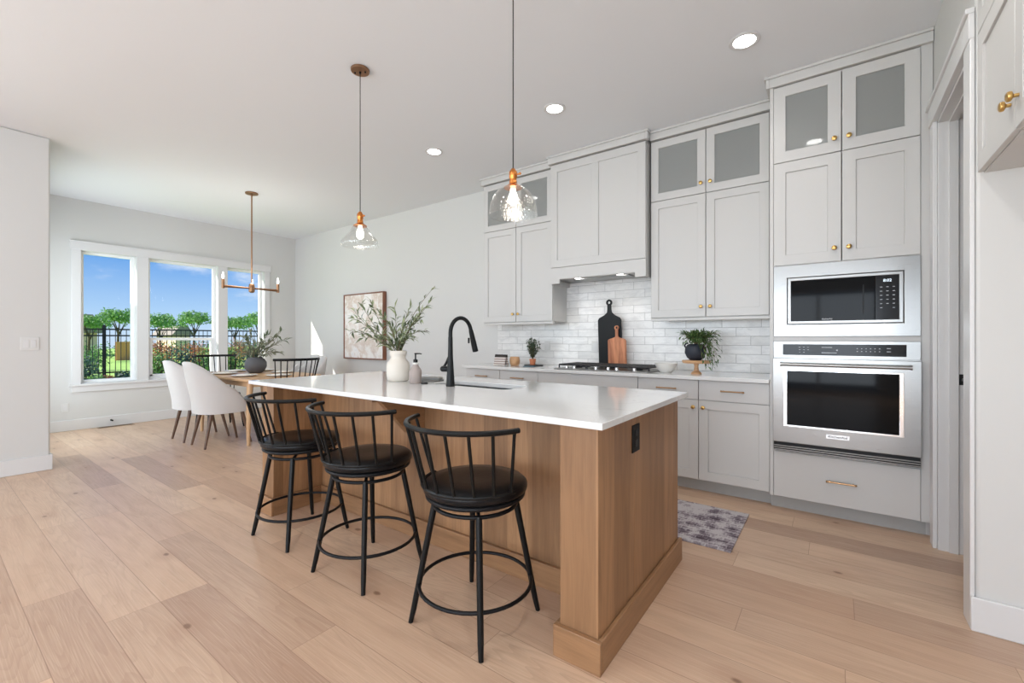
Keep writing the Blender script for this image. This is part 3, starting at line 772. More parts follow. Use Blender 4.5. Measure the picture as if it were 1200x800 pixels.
base_unit(-2.344, -1.339, 'grey base cabinet with a plain wide front under the gas cooktop', 'wide')
base_unit(-1.339, -.372, 'grey base cabinet with brass knobs and pulls beside the oven tower', 'doors')
# perimeter countertop
o = B(-3.31, -.372, 3.592, BY - .0105, .8845, .914).obj('countertop', 'quartz', bevel=.003)
tag(o, 'white quartz countertop along the tiled kitchen wall', 'countertop')

# ================================================================== ISLAND
IX0, IX1, IY0, IY1, IZ = -3.296, -.639, 1.396, 2.493, .914
t = thing('kitchen_island', 'stained brown wood kitchen island with boxed plinth and open seating side', 'island', (-1.9675, 1.95, 0))
w = MB(); zt = .8885
w.box(-.846, -.688, 1.468, 1.825, 0, zt); w.box(-3.247, -3.089, 1.468, 1.825, 0, zt)
w.box(-.712, -.688, 1.825, 2.468, 0, zt); w.box(-3.247, -3.223, 1.825, 2.468, 0, zt)
w.box(-3.223, -.712, 1.825, 1.843, 0, zt)
w.obj('body', 'island', t, world=True, bevel=.0015, seg=1)
w = MB()
w.box(-3.223, -.712, 1.843, 2.44, .10, .118); w.box(-3.223, -.712, 2.40, 2.44, .86, zt)
for x in (-3.2, -2.38, -1.46, -.74): w.box(x - .009, x + .009, 1.843, 2.44, .118, .86)
w.box(-3.2, -.74, 2.37, 2.38, 0, .10)
w.obj('inner_frame', 'island', t, world=True)
for a, b in ((-3.19, -2.79), (-2.785, -2.385), (-2.375, -1.925), (-1.92, -1.47), (-1.455, -1.10), (-1.095, -.745)):
    d = shaker(t, 'Y', a, b, .125, .87, 2.462, st=.065, mat='island'); knob(d, (b - .033, 2.462, .81), (0, 1, 0))
w = MB(); bh = .119
w.box(-.865, -.670, 1.446, 1.4675, 0, bh); w.box(-3.265, -3.070, 1.446, 1.4675, 0, bh); w.box(-3.0885, -.8465, 1.805, 1.8245, 0, bh)
w.obj('plinth', 'islandh', t, world=True, bevel=.003)
for a in ((-.6875, -.670, 1.4675, 2.49), (-3.265, -3.2475, 1.4675, 2.49), (-.865, -.8465, 1.4675, 1.8245), (-3.0885, -3.070, 1.4675, 1.8245)):
    B(*a, 0, bh).obj('side_plinth', 'islandy', t, world=True, bevel=.003)
MB().prism([(1.8245, zt), (1.45, zt), (1.45, .865), (1.505, .865), (1.70, .660), (1.8245, .660)], 'x', -2.02, -1.98).obj('bracket', 'islandy', t, world=True, bevel=.002)
oc = B(-.6878, -.683, 1.792, 1.876, .722, .838).obj('outlet', 'outletbrown', t, world=True, bevel=.0015); oc['label'] = 'dark brown socket plate'
w = MB()
for z in (.757, .803): w.box(-.6832, -.6815, 1.818, 1.850, z - .014, z + .014)
w.obj('socket_face', 'matteblack', oc, bevel=.001)
# counter with sink cut-out
SX0, SX1, SY0, SY1 = -2.11, -1.50, 1.995, 2.235
w = MB(); zl = .889
nr = 6; rr = .05
def hole_pts():
    pts = []
    for cx, cy, a0 in ((SX1 - rr, SY1 - rr, 0), (SX0 + rr, SY1 - rr, 90), (SX0 + rr, SY0 + rr, 180), (SX1 - rr, SY0 + rr, 270)):
        for i in range(nr + 1):
            a = math.radians(a0 + 90 * i / nr); pts.append((cx + rr * math.cos(a), cy + rr * math.sin(a)))
    return pts
hp = hole_pts()
for z in (zl, IZ):
    oc_ = [w.b.verts.new(p) for p in ((IX1, IY1, z), (IX0, IY1, z), (IX0, IY0, z), (IX1, IY0, z))]
    hv = [w.b.verts.new((x, y, z)) for x, y in hp]
    n1 = nr + 1
    for k in range(4):
        seg = hv[k*n1:(k+1)*n1]
        for i in range(nr): w.face([oc_[k], seg[i+1], seg[i]])
        w.face([oc_[k], oc_[(k+1) % 4], hv[((k+1) * n1) % (4*n1)], seg[-1]])
    if z == zl: lo = (oc_, hv)
    else: hi = (oc_, hv)
for a, b in ((lo[0], hi[0]), (lo[1], hi[1])):
    n = len(a)
    for i in range(n): w.face([a[i], a[(i+1) % n], b[(i+1) % n], b[i]])
o = w.obj('island_countertop', 'quartz', bevel=.0025, ang=50)
tag(o, 'white quartz countertop with overhang on the wooden island', 'countertop')
# sink
t = thing('sink', 'undermount stainless sink in the white island counter', 'sink', ((SX0+SX1)/2, (SY0+SY1)/2, .70))
rings = []
for z, g in ((.888, .006), (.75, .002), (.705, -.012), (.70, -.03)):
    cx, cy = (SX0+SX1)/2, (SY0+SY1)/2
    rings.append([(cx + (x-cx)*(1 + g/ .3), cy + (y-cy)*(1 + g/.12), z) for x, y in hp])
w = MB(); w.rings(rings, cap=False); w.face([v for v in list(w.b.verts)[-len(hp):]])
w.obj('basin', 'sinksteel', t, world=True)
MB().cyl((-1.8, 2.115, .7005), (-1.8, 2.115, .703), .045, n=24).obj('drain', 'chrome', t, world=True)

# faucet
t = thing('faucet', 'matte black gooseneck pull-down faucet on the island counter', 'faucet', (-1.886, 1.945, IZ))
MB().lathe([(.026, 0), (.027, .004), (.025, .03), (.0205, .10), (.0165, .17), (.0145, .23), (.0135, .30)], n=24).obj('body', 'matteblack', t)
pts = [(0, 0, .28), (0, 0, .315)]
R_ = .094
for i in range(15):
    a = PI - i * (PI * .93) / 14
    pts.append((0, R_ + R_ * math.cos(a), .325 + R_ * math.sin(a)))
MB().tube(pts, .0125, 14).obj('spout', 'matteblack', t)
e1 = Vector(pts[-1]); dn = (Vector(pts[-1]) - Vector(pts[-2])).normalized()
w = MB(); w.tube([e1, e1 + dn*.02, e1 + dn*.10, e1 + dn*.145], [.0135, .015, .0185, .019], 16)
sh = w.obj('spray_head', 'matteblack', t)
MB().box(-.005, .005, e1.y - .024, e1.y - .014, e1.z - .085, e1.z - .05).obj('spray_button', 'matteblack', sh, bevel=.002)
w = MB(); w.cyl((-.012, 0, .105), (-.052, -.012, .105), .017, .018, 18); w.sphere((-.052, -.012, .105), .018, n=14)
hh = w.obj('handle_hub', 'matteblack', t)
MB().tube([(-.050, -.010, .108), (-.040, .012, .15), (-.032, .03, .20)], [.009, .008, .0065], 10).obj('lever', 'matteblack', hh)

# ================================================================== BAR STOOLS
def make_stool(label, loc, rz):
    t = thing('bar_stool', label, 'bar stool', loc, rz, 'black bar stools along the island')
    n = 40
    sh = .575
    w = MB(); w.lathe([(.001, -.026), (.19, -.026), (.214, -.023), (.223, -.012), (.225, .0), (.223, .012), (.210, .023), (.15, .029), (.08, .028), (.0005, .026)], (0, 0, sh), 40)
    w.obj('seat', 'vinyl', t, ang=60)
    w = MB(); w.tube([(.206*math.cos(2*PI*i/n), .206*math.sin(2*PI*i/n), sh - .035) for i in range(n)], .010, 10, True)
    w.tube([(.176*math.cos(2*PI*i/n), .176*math.sin(2*PI*i/n), sh - .078) for i in range(n)], .0085, 10, True)
    w.cyl((0, 0, sh - .078), (0, 0, sh - .03), .06, .09, 20)
    for k in range(4):
        a = PI/4 + k*PI/2; w.cyl((.05*math.cos(a), .05*math.sin(a), sh - .065), (.178*math.cos(a), .178*math.sin(a), sh - .078), .008, n=8)
    w.obj('swivel_frame', 'black', t)
    for k in range(4):
        a = PI/4 + k*PI/2; ca, sa = math.cos(a), math.sin(a)
        MB().tube([(.176*ca, .176*sa, sh - .073), (.180*ca, .180*sa, sh - .10), (.262*ca, .262*sa, .06), (.276*ca, .276*sa, 0)], [.0125, .014, .0125, .010], 12).obj('leg', 'blackwood', t)
    MB().tube([(.241*math.cos(2*PI*i/48), .241*math.sin(2*PI*i/48), .160) for i in range(48)], .0080, 10, True).obj('footrest_ring', 'black', t)
    a0, a1 = math.radians(270 - 76), math.radians(270 + 76)
    N = 30
    rl = [(.291*math.cos(a0 + (a1-a0)*i/N), .291*math.sin(a0 + (a1-a0)*i/N) - .004, .852) for i in range(N+1)]
    MB().tube(rl, .0130, 8, flat=(.85, .85)).obj('top_rail', 'blackwood', t)
    a2, a3 = math.radians(270 - 84), math.radians(270 + 84)
    lr = [(.226*math.cos(a2 + (a3-a2)*i/N), .226*math.sin(a2 + (a3-a2)*i/N), sh + .016) for i in range(N+1)]
    MB().tube(lr, .0092, 8, flat=(1.0, 1.0)).obj('lower_rail', 'blackwood', t)
    for k in range(9):
        f = k / 8; a = a0 + math.radians(4) + (a1 - a0 - math.radians(8)) * f; b = a2 + math.radians(5) + (a3 - a2 - math.radians(10)) * f
        MB().cyl((.226*math.cos(b), .226*math.sin(b), sh + .014), (.291*math.cos(a), .291*math.sin(a) - .004, .852), .0068, n=10).obj('spindle', 'blackwood', t)
    return t
st = make_stool('black round-seat bar stool nearest the island end post, rightmost of the three', (-1.258, 1.453, 0), 0)
dup(st, (-1.994, 1.440, 0), math.radians(4), 'black round-seat bar stool in the middle of the three')
dup(st, (-2.690, 1.447, 0), math.radians(2), 'black round-seat bar stool closest to the dining table, leftmost of the three')

# ================================================================== PENDANTS, CHANDELIER, CANS
def pendant(x, y, glass, label):
    t = thing('pendant_light', label, 'pendant light', (x, y, CEIL), 0)
    w = MB(); w.lathe([(.0005, -.001), (.060, -.001), (.062, -.006), (.060, -.018), (.0005, -.020)], n=30)
    cn = w.obj('canopy', 'bronze', t)
    w = MB(); w.sphere((.032, .018, -.024), .006, n=10); w.sphere((-.032, -.018, -.024), .006, n=10); w.cyl((0,0,-.018), (0,0,-.034), .008, .006, 12)
    w.obj('canopy_screws', 'black', cn)
    zs = 2.075 - CEIL
    MB().cyl((0, 0, -.03), (0, 0, zs - .002), .0028, n=8).obj('cord', 'matteblack', t)
    w = MB(); w.lathe([(.004, 0), (.010, -.003), (.016, -.014), (.021, -.020), (.021, -.048), (.018, -.052), (.018, -.062), (.020, -.066), (.020, -.080), (.034, -.090), (.046, -.098), (.046, -.102), (.0005, -.102)], (0, 0, zs), 24)
    sk = w.obj('socket', 'copper', t)
    w = MB(); w.cyl((.018, 0, zs - .036), (.040, 0, zs - .036), .004, n=10); w.sphere((.043, 0, zs - .036), .007, n=10); w.obj('switch_key', 'copper', sk)
    zg = zs - .098
    prof = [(.044, 0), (.060, -.006), (.082, -.022), (.101, -.047), (.115, -.080), (.122, -.112), (.124, -.140), (.126, -.146)] if glass == 'seeded' else \
           [(.044, 0), (.052, -.012), (.062, -.032), (.080, -.060), (.106, -.085), (.122, -.105), (.126, -.128), (.122, -.142)]
    w = MB(); w.lathe([(r, z + zg) for r, z in prof] + [(r - .003, z + zg) for r, z in prof[::-1]], n=48, cap=False)
    s_ = w.obj('glass_shade', glass, t, ang=80)
    zc = 1.2
    w = MB(); w.lathe([(.0005, -.006), (.014, -.008), (.0145, -.022), (.022, -.040), (.026, -.058), (.022, -.078), (.010, -.090), (.0005, -.093)], (0, 0, zs - .098), 20)
    b_ = w.obj('bulb', 'bulb', t); b_['label'] = 'glowing bulb'
    light('pendant_light_source', 'POINT', (0, 0, zg - .115), 0.5, (1, .9, .78), parent=t, shadow_soft_size=.03)
    return t
pendant(-2.624, 1.826, 'clear', 'pendant with clear flared glass shade hanging over the far end of the island')
pendant(-1.328, 1.826, 'seeded', 'pendant with seeded glass dome shade hanging over the near end of the island')

t = thing('chandelier', 'bronze candle chandelier on a long rod over the dining table', 'chandelier', (-5.96, 2.565, CEIL))
MB().lathe([(.0005, -.001), (.072, -.001), (.074, -.006), (.072, -.016), (.0005, -.018)], n=30).obj('canopy', 'bronze', t)
zh = 1.86 - CEIL
w = MB(); w.cyl((0, 0, -.016), (0, 0, zh + .05), .0085, n=12); w.sphere((0, 0, -.03), .014, n=10); w.obj('rod', 'bronze', t)
MB().lathe([(.0005, -.075), (.020, -.072), (.034, -.060), (.036, -.010), (.030, .03), (.014, .045), (.0005, .048)], (0, 0, zh), 20).obj('hub', 'bronze', t)
for k, ang in enumerate((90, 270, 156)):
    a = math.radians(ang); dx, dy = math.cos(a), math.sin(a); L = .325
    w = MB(); w.tube([(dx*.02, dy*.02, zh - .018), (dx*L, dy*L, zh - .018)], [.010, .017], 12)
    w.cyl((dx*L, dy*L, zh - .045), (dx*L, dy*L, zh + .07), .017, .017, 16)
    ar = w.obj('arm', 'bronze', t)
    MB().lathe([(.006, 0), (.011, .012), (.013, .03), (.009, .055), (.003, .078), (.0005, .085)], (dx*L, dy*L, zh + .07), 14).obj('candle_bulb', 'cbulb', ar)
light('chandelier_light_source', 'POINT', (0, 0, zh + .25), 8, (1, .93, .84), parent=t, shadow_soft_size=.15)

def can(x, y, label, w=26):
    t = thing('recessed_light', label, 'ceiling light', (x, y, CEIL), 0, 'recessed ceiling lights')
    MB().lathe([(.062, -.0005), (.088, -.0005), (.089, -.004), (.084, -.007), (.068, -.006), (.062, -.003)], n=36, cap=False).obj('trim_ring', 'trim', t)
    MB().cyl((0, 0, -.0005), (0, 0, -.0035), .066, n=32).obj('lens', 'lens', t)
    light('recessed_light_source', 'SPOT', (0, 0, -.02), w, (1, .97, .93), direction=(0, 0, -1), parent=t, spot_size=2.5, spot_blend=.8, shadow_soft_size=.07)
    return t
can(-.15, .75, 'added unseen recessed ceiling light over the floor by the island end, out of the kitchen row')  # out-of-view can, added to brighten the floor and island end
can(-1.70, .45, 'added unseen recessed ceiling light above the stools side of the island')  # second out-of-view can, added for more light on floor and cabinets
can(-.15, 2.22, 'recessed round ceiling light above the walkway by the pantry, nearest the camera')
can(-.451, 3.06, 'recessed round ceiling light in front of the oven tower', 9)
can(-1.813, 3.06, 'recessed round ceiling light in front of the range hood, middle of the row', 9)
can(-3.190, 3.06, 'recessed round ceiling light at the left end of the kitchen row', 9)

# ================================================================== FRIDGE-TOP CABINET
fx = .475
t = thing('fridge_cabinet', 'grey cabinet with brass knobs high on the right, against the stub wall', 'cabinet', (.86, 2.13, 1.88))
fy0, fy1 = 1.665, 2.5985
w = MB(); w.box(fx + .02, 1.2495, fy1 - .018, fy1, 1.882, 2.962); w.box(fx + .02, 1.2495, fy0, fy0 + .018, 1.882, 2.962)
w.box(fx + .02, 1.2495, fy0 + .018, fy1 - .018, 1.882, 1.90); w.box(fx + .02, 1.2495, fy0 + .018, fy1 - .018, 2.944, 2.962); w.box(1.235, 1.2495, fy0 + .018, fy1 - .018, 1.90, 2.944)
w.box(fx + .021, 1.235, fy0 + .018, fy1 - .018, 2.44, 2.458)
w.obj('body', 'cab', t, world=True, bevel=.001, seg=1)
for a, b, s in ((fy0 + .003, 2.13 - G, 1), (2.13 + G, fy1 - .003, -1)):
    ky = (b - .036) if s > 0 else (a + .036)
    d = shaker(t, 'x', a, b, 1.886, 2.448, fx, st=.072); knob(d, (fx, ky, 1.982), (-1, 0, 0), .0165)
    d = shaker(t, 'x', a, b, 2.452, 2.958, fx, st=.072); knob(d, (fx, ky, 2.54), (-1, 0, 0), .0165)
w = MB()
for a, b, p in ((2.965, 3.022, .012), (3.022, 3.049, .030)): w.box(fx - p, 1.2495, fy0, fy1, a, b)
w.obj('crown_moulding', 'cab', t, world=True, bevel=.003)

# ================================================================== COOKTOP
t = thing('gas_cooktop', 'stainless gas cooktop with black cast iron grates under the hood', 'cooktop', (-1.72, 3.87, IZ))
cx0, cx1, cy0, cy1 = -.455, .455, -.22, .255
B(cx0, cx1, cy0, cy1, .0002, .010).obj('base_plate', 'steel', t, bevel=.004)
for gx0_, gx1_ in ((-.44, -.155), (-.145, .145), (.155, .44)):
    w = MB(); y0, y1 = -.12 if gx0_ == -.145 else -.19, .235; r = .0065; z = .040
    y0 = -.135
    for (p, q) in (((gx0_, y0), (gx1_, y0)), ((gx1_, y0), (gx1_, y1)), ((gx1_, y1), (gx0_, y1)), ((gx0_, y1), (gx0_, y0))):
        w.tube([(*p, z), (*q, z)], r*1.2, 8)
    n = 5
    for i in range(1, n):
        x = gx0_ + (gx1_ - gx0_) * i / n; w.tube([(x, y0, z + .002), (x, y1, z + .002)], r, 6)
    for i in range(1, 4):
        y = y0 + (y1 - y0) * i / 4; w.tube([(gx0_, y, z + .002), (gx1_, y, z + .002)], r, 6)
    for x in (gx0_, gx1_):
        for y in (y0, y1): w.cyl((x, y, .010), (x, y, z), .008, .006, 8)
    w.obj('grate', 'iron', t)
for x, y in ((-.30, -.03), (-.30, .15), (0, .05), (.30, -.03), (.30, .15)):
    w = MB(); w.lathe([(.0005, .010), (.048, .010), (.046, .018), (.034, .021), (.034, .027), (.0005, .028)], (x, y, 0), 20); w.obj('burner', 'iron', t)
for x in (-.33, -.25, -.03, .09, .17, .33):
    w = MB(); w.lathe([(.0185, .0102), (.0185, .014), (.015, .016), (.0145, .034), (.013, .037), (.0005, .0375)], (x, -.182, 0), 18); w.obj('control_knob', 'chrome', t)

# cutting boards
def paddle(name, label, w2, z0, zs, zt, wn, mat, y, x, hole, thick=.016, slope=.045, tilt=.05, neck=.5):
    poly = [(-w2, 0), (w2, 0), (w2, zs - z0)]
    H = zt - z0; rs = zs - z0
    hr = wn
    poly = [(-w2 + .01, 0), (w2 - .01, 0), (w2, .012), (w2, rs - .01), (w2 - .012, rs + slope*.25)]
    poly += [(w2*.45, rs + slope*.8), (hr*.75, rs + slope*1.35), (hr*.62, rs + slope*2.0)]
    N = 10
    for i in range(N + 1):
        a = -PI*.28 + (PI*1.56) * i / N; poly.append((hr*math.cos(a), H - hr + hr*math.sin(a)))
    left = [(-px, pz) for px, pz in poly[1:8]][::-1]
    # hole: build front/back as bridge around a circle by cutting a slot polygon
    out = poly + left + [(-w2 + .01, 0)][:0]
    w = MB()
    cz = H - hr; rh = hr * hole
    n = len(out)
    M2 = 16
    fr = []
    for yy_ in (0, thick):
        ov = [w.b.verts.new((px, yy_, pz)) for px, pz in out]; hv = [w.b.verts.new((rh*math.cos(2*PI*i/M2), yy_, cz + rh*math.sin(2*PI*i/M2))) for i in range(M2)]
        fr.append((ov, hv))
        es = []
        for L_ in (ov, hv):
            for i in range(len(L_)): es.append(w.b.edges.new((L_[i], L_[(i+1) % len(L_)])))
        bmesh.ops.triangle_fill(w.b, use_beauty=True, use_dissolve=False, edges=es, normal=(0, -1, 0))
    for k in (0, 1):
        a, b = fr[0][k], fr[1][k]
        for i in range(len(a)): w.face([a[i], a[(i+1) % len(a)], b[(i+1) % len(a)], b[i]])
    o = w.obj(name, mat, bevel=.0015, seg=1); o.location = (x, y, z0); o.rotation_euler = (-tilt, 0, 0)
    return tag(o, label, 'cutting board')
paddle('cutting_board', 'tall black paddle cutting board leaning on the tiled backsplash', .124, .9145, 1.40, 1.598, .032, 'matteblack', 4.17, -1.822, .42, slope=.05, tilt=-.055)
paddle('cutting_board', 'small reddish wood paddle cutting board in front of the black board', .094, .9145, 1.195, 1.335, .023, 'acacia', 4.138, -1.735, .45, slope=.02, tilt=-.055)

# bowl, cake stand, plant
w = MB(); w.lathe([(.0005, .002), (.045, 0), (.050, .006), (.072, .030), (.088, .060), (.093, .078), (.090, .079), (.084, .060), (.066, .032), (.040, .012), (.0005, .010)], n=32)
o = w.obj('bowl', 'bowl', ang=60); o.location = (-1.175, 3.86, IZ); tag(o, 'small pale ceramic bowl on the counter right of the cooktop', 'bowl')
t = thing('cake_stand', 'round light wood pedestal stand under the dark trailing plant pot', 'stand', (-.923, 3.847, IZ))
MB().lathe([(.0005, .095), (.104, .088), (.110, .096), (.112, .108), (.108, .112), (.0005, .112)], n=36).obj('plate', 'stand', t, bevel=0)
MB().lathe([(.0005, 0), (.042, 0), (.040, .010), (.020, .026), (.016, .060), (.022, .090), (.0005, .094)], n=24).obj('pedestal', 'stand', t)
def rv(s=1.0): return Vector((rnd.uniform(-s, s), rnd.uniform(-s, s), rnd.uniform(-s, s)))
t = thing('potted_trailing_plant', 'round navy pot with a trailing green plant on the wooden stand', 'potted plant', (-.930, 3.847, IZ + .1122))
w = MB(); w.lathe([(.0005, 0), (.040, 0), (.066, .022), (.083, .060), (.080, .098), (.064, .126), (.050, .134), (.044, .130), (.0005, .118)], n=32)
pt = w.obj('pot', 'navy', t, ang=60)
MB().tube([(-.066, -.01, .10) if i == 0 else (-.068 - .016*math.sin(PI*i/8) , -.01, .10 + .040*i/8 - 0) for i in range(9)] + [(-.055, -.01, .138)], .0065, 8).obj('handle', 'navy', pt)
lf = MB(); stm = MB()
for k in range(95):
    a = rnd.uniform(0, 2*PI); out = rnd.uniform(.04, .12)
    right = rnd.random() < .45
    if right: a = rnd.uniform(-1.3, .6); out = rnd.uniform(.10, .19)
    drop = rnd.uniform(.10, .26) if right and rnd.random() < .6 else rnd.uniform(-.03, .06)
    pts = []
    for i in range(7):
        f = i / 6; pts.append(Vector((math.cos(a)*out*f**.8, math.sin(a)*out*f**.8*.7, .125 + .09*math.sin(f*PI*.62) - drop*f*f)))
    stm.tube(pts, .0011, 4)
    for i in range(1, 7):
        for q in range(2):
            d = (pts[i] - pts[i-1]).normalized() + rv(.7); lf.leaf(pts[i], d, Vector((0, 0, 1)) + rv(.4), rnd.uniform(.028, .052), rnd.uniform(.009, .014))
stm.obj('stems', 'stem', t); lf.obj('foliage', 'fern', t, smooth=False)

# left-end counter things
t = thing('potted_herb', 'small terracotta pot with an upright herb left of the cooktop', 'potted plant', (-2.64, 3.99, IZ + .010))
MB().lathe([(.0005, 0), (.028, 0), (.034, .045), (.036, .062), (.032, .062), (.029, .052), (.0005, .050)], n=24).obj('pot', 'terra', t)
lf = MB(); stm = MB()
for k in range(64):
    a = rnd.uniform(0, 2*PI); sp2 = rnd.uniform(.01, .10); h = rnd.uniform(.11, .22)
    pts = [Vector((math.cos(a)*sp2*f**1.3, math.sin(a)*sp2*f**1.3, .05 + h*f)) for f in (0, .25, .5, .75, 1)]
    stm.tube(pts, .001, 4)
    for i in range(1, 5):
        for q in range(4): lf.leaf(pts[i], (pts[i]-pts[i-1]).normalized()*.6 + rv(.8), Vector((0,0,1)) + rv(.4), rnd.uniform(.024, .040), .011)
stm.obj('stems', 'stem', t); lf.obj('foliage', 'herb', t, smooth=False)
o = MB().lathe([(.0005, 0), (.098, 0), (.104, .004), (.104, .009), (.0005, .009)], n=36).obj('tray', 'matteblack'); o.location = (-2.62, 3.98, IZ); tag(o, 'thin round black tray under the terracotta herb pot', 'tray')
o = B(-.06, .06, -.035, .035, 0, .008).obj('notebook', 'teal', bevel=.002); o.location = (-2.555, 3.80, IZ); o.rotation_euler = (0, 0, .3); tag(o, 'thin teal notebook on the counter before the black tray', 'notebook')
w = MB(); w.lathe([(.0005, 0), (.042, 0), (.050, .012), (.053, .05), (.052, .098), (.048, .098), (.047, .05), (.040, .012), (.0005, .010)], n=28)
o = w.obj('canister', 'bowl', ang=60); o.location = (-3.02, 3.90, IZ); tag(o, 'white ceramic canister at the left end of the counter', 'canister')
w = MB(); w.lathe([(.0005, 0), (.040, 0), (.052, .020), (.058, .055), (.052, .088), (.046, .094), (.042, .090), (.0005, .086)], n=28)
o = w.obj('wooden_jar', 'stand', ang=60); o.location = (-2.80, 3.88, IZ); tag(o, 'round beige wooden jar beside the striped towel', 'jar')
w = MB(); N = 12
for sgn in (0,):
    rows = []
    for j in range(9):
        zz = .115 * (1 - j/8) ; rows.append([(-.075 + .15*i/N, -.012 - .004*math.sin(i*1.4) - .028*(j/8), zz + .002*math.sin(i*2.1)) for i in range(N+1)])
    back = [[(x, y + .020 + .05*(j/8), z) for x, y, z in r] for j, r in enumerate(rows)]
    allr = rows[::-1] + back
    vs = [[w.b.verts.new(p) for p in r] for r in allr]
    for a, b in zip(vs[:-1], vs[1:]):
        for i in range(N): w.face([a[i], a[i+1], b[i+1], b[i]])
o = w.obj('tea_towel', 'towel'); sm_ = o.modifiers.new('thickness', 'SOLIDIFY'); sm_.thickness = .003; sm_.offset = 0
o.location = (-2.915, 3.79, IZ + .003); tag(o, 'striped charcoal and cream tea towel standing folded on the counter', 'towel')
# outlets on tile
for x in (-2.60, -2.02):
    o = B(-.036, .036, -.006, 0, -.058, .058).obj('outlet_plate', 'outletwhite', bevel=.003); o.location = (x, BY - .0102, 1.12)
    B(-.016, .016, -.0075, -.0058, -.036, .036).obj('outlet_face', 'trim', o, bevel=.001)
    tag(o, 'white outlet plate on the tile above the terracotta pot' if x < -2.3 else 'white outlet plate on the tile left of the black cutting board', 'outlet')

# island accessories
t = thing('vase_with_branches', 'cream ceramic vase holding leafy olive branches on the island', 'vase', (-2.419, 1.985, IZ))
MB().lathe([(.0005, .002), (.062, 0), (.072, .010), (.078, .04), (.079, .105), (.072, .128), (.054, .150), (.049, .160), (.050, .170), (.057, .182), (.058, .202), (.052, .208), (.047, .200), (.043, .172), (.0005, .150)], n=40).obj('vase', 'ceramic', t, ang=70)
RT = Vector((math.cos(YAW), math.sin(YAW), 0))
def branch(stm, lf, base, tip, bend, nl, Lr, Wr, side=.5, r0=.0022):
    base = Vector(base); tip = Vector(tip); bend = Vector(bend); K = 12; pts = []
    for i in range(K + 1):
        f = i / K; p = base.lerp(tip, f) + bend * math.sin(PI*f); pts.append(p)
    stm.tube(pts, [r0*(1 - .6*i/K) for i in range(K+1)], 5)
    for i in range(2, K + 1):
        d0 = (pts[i] - pts[i-1]).normalized()
        for q in range(nl):
            f = rnd.random(); p = pts[i-1].lerp(pts[i], f)
            d = d0*rnd.uniform(.5, 1.1) + rv(.75)
            lf.leaf(p, d, Vector((0, 0, 1)) + rv(.6), rnd.uniform(*Lr), rnd.uniform(*Wr))
stm = MB(); lf = MB()
zc_ = 3.0; ppm = FPX / zc_
def px(u, v, dep=0.0):   # offset from the vase base in the image-parallel direction
    return RT * ((u - 458) / ppm) + Vector((-math.sin(YAW), math.cos(YAW), 0)) * dep + Vector((0, 0, (447 - v) / ppm))
tips = [(501, 334, .02), (493, 360, -.04), (497, 350, .04), (486, 374, 0), (474, 360, -.05), (452, 358, .04), (436, 362, -.06), (424, 350, .0), (411, 354, .04),
        (403, 372, 0), (401, 388, -.03), (414, 396, .04), (424, 384, -.06), (444, 372, -.1), (488, 388, .04), (480, 398, -.05), (466, 378, .1), (408, 364, -.04), (432, 398, .02), (470, 392, -.08)]
for n_, (u, v, dp) in enumerate(tips):
    b0 = Vector((rnd.uniform(-.02, .02), rnd.uniform(-.02, .02), .17))
    tp = px(u, v, dp); hz_ = Vector((tp.x, tp.y, 0)) * (.10 if u < 430 else -.10)
    branch(stm, lf, b0, tp, hz_ + Vector((0, 0, .05 if v > 370 else .02)), 2 if u != 501 else 1, (.040, .078), (.011, .020), r0=.0026)
stm.obj('stems', 'stem', t); lf.obj('foliage', 'olive', t, smooth=False)

t = thing('soap_dispenser', 'taupe ceramic soap dispenser with black pump on the island', 'soap dispenser', (-2.205, 1.95, IZ))
MB().lathe([(.0005, .001), (.036, 0), (.040, .004), (.040, .078), (.037, .088), (.022, .110), (.017, .120), (.017, .128), (.0005, .128)], n=32).obj('bottle', 'soap', t, ang=50)
MB().lathe([(.018, .122), (.023, .128), (.022, .134), (.0005, .135)], n=24).obj('collar', 'bowl', t)
w = MB(); w.lathe([(.0145, .1352), (.0145, .153), (.008, .156), (.005, .158), (.005, .188), (.008, .190), (.008, .196), (.0005, .197)], n=18)
w.tube([(0, 0, .192), (.028*RT.x, .028*RT.y, .193), (.040*RT.x, .040*RT.y, .190)], [.005, .004, .0035], 8); w.obj('pump', 'matteblack', t)
t = thing('dish_tray', 'flat grey slate tray lying behind the vase and soap dispenser', 'tray', (-2.265, 2.13, IZ), math.radians(28))
MB().lathe([(.0005, 0), (.098, 0), (.102, .003), (.102, .008), (.0005, .008)], n=32).obj('tray', 'stone', t)
MB().prism([(-.06, 0), (.075, 0), (.085, .006), (.075, .016), (-.06, .016)], 'y', -.045, .045).obj('folded_cloth', 'cloth', t, bevel=.003).location = (.0, 0, .0085)
o = MB().lathe([(.0005, 0), (.022, 0), (.023, .003), (.020, .008), (.0005, .010)], n=24).obj('air_switch', 'matteblack'); o.location = (-2.129, 1.958, IZ); tag(o, 'small round black disposal button on the island counter', 'button')

# rug
w = MB(); w.box(-1.30, -.470, 2.72, 3.385, .0005, .008)
o = w.obj('kitchen_mat', 'rug', bevel=.002); tag(o, 'faded grey and plum patterned runner between island and cabinets', 'rug')

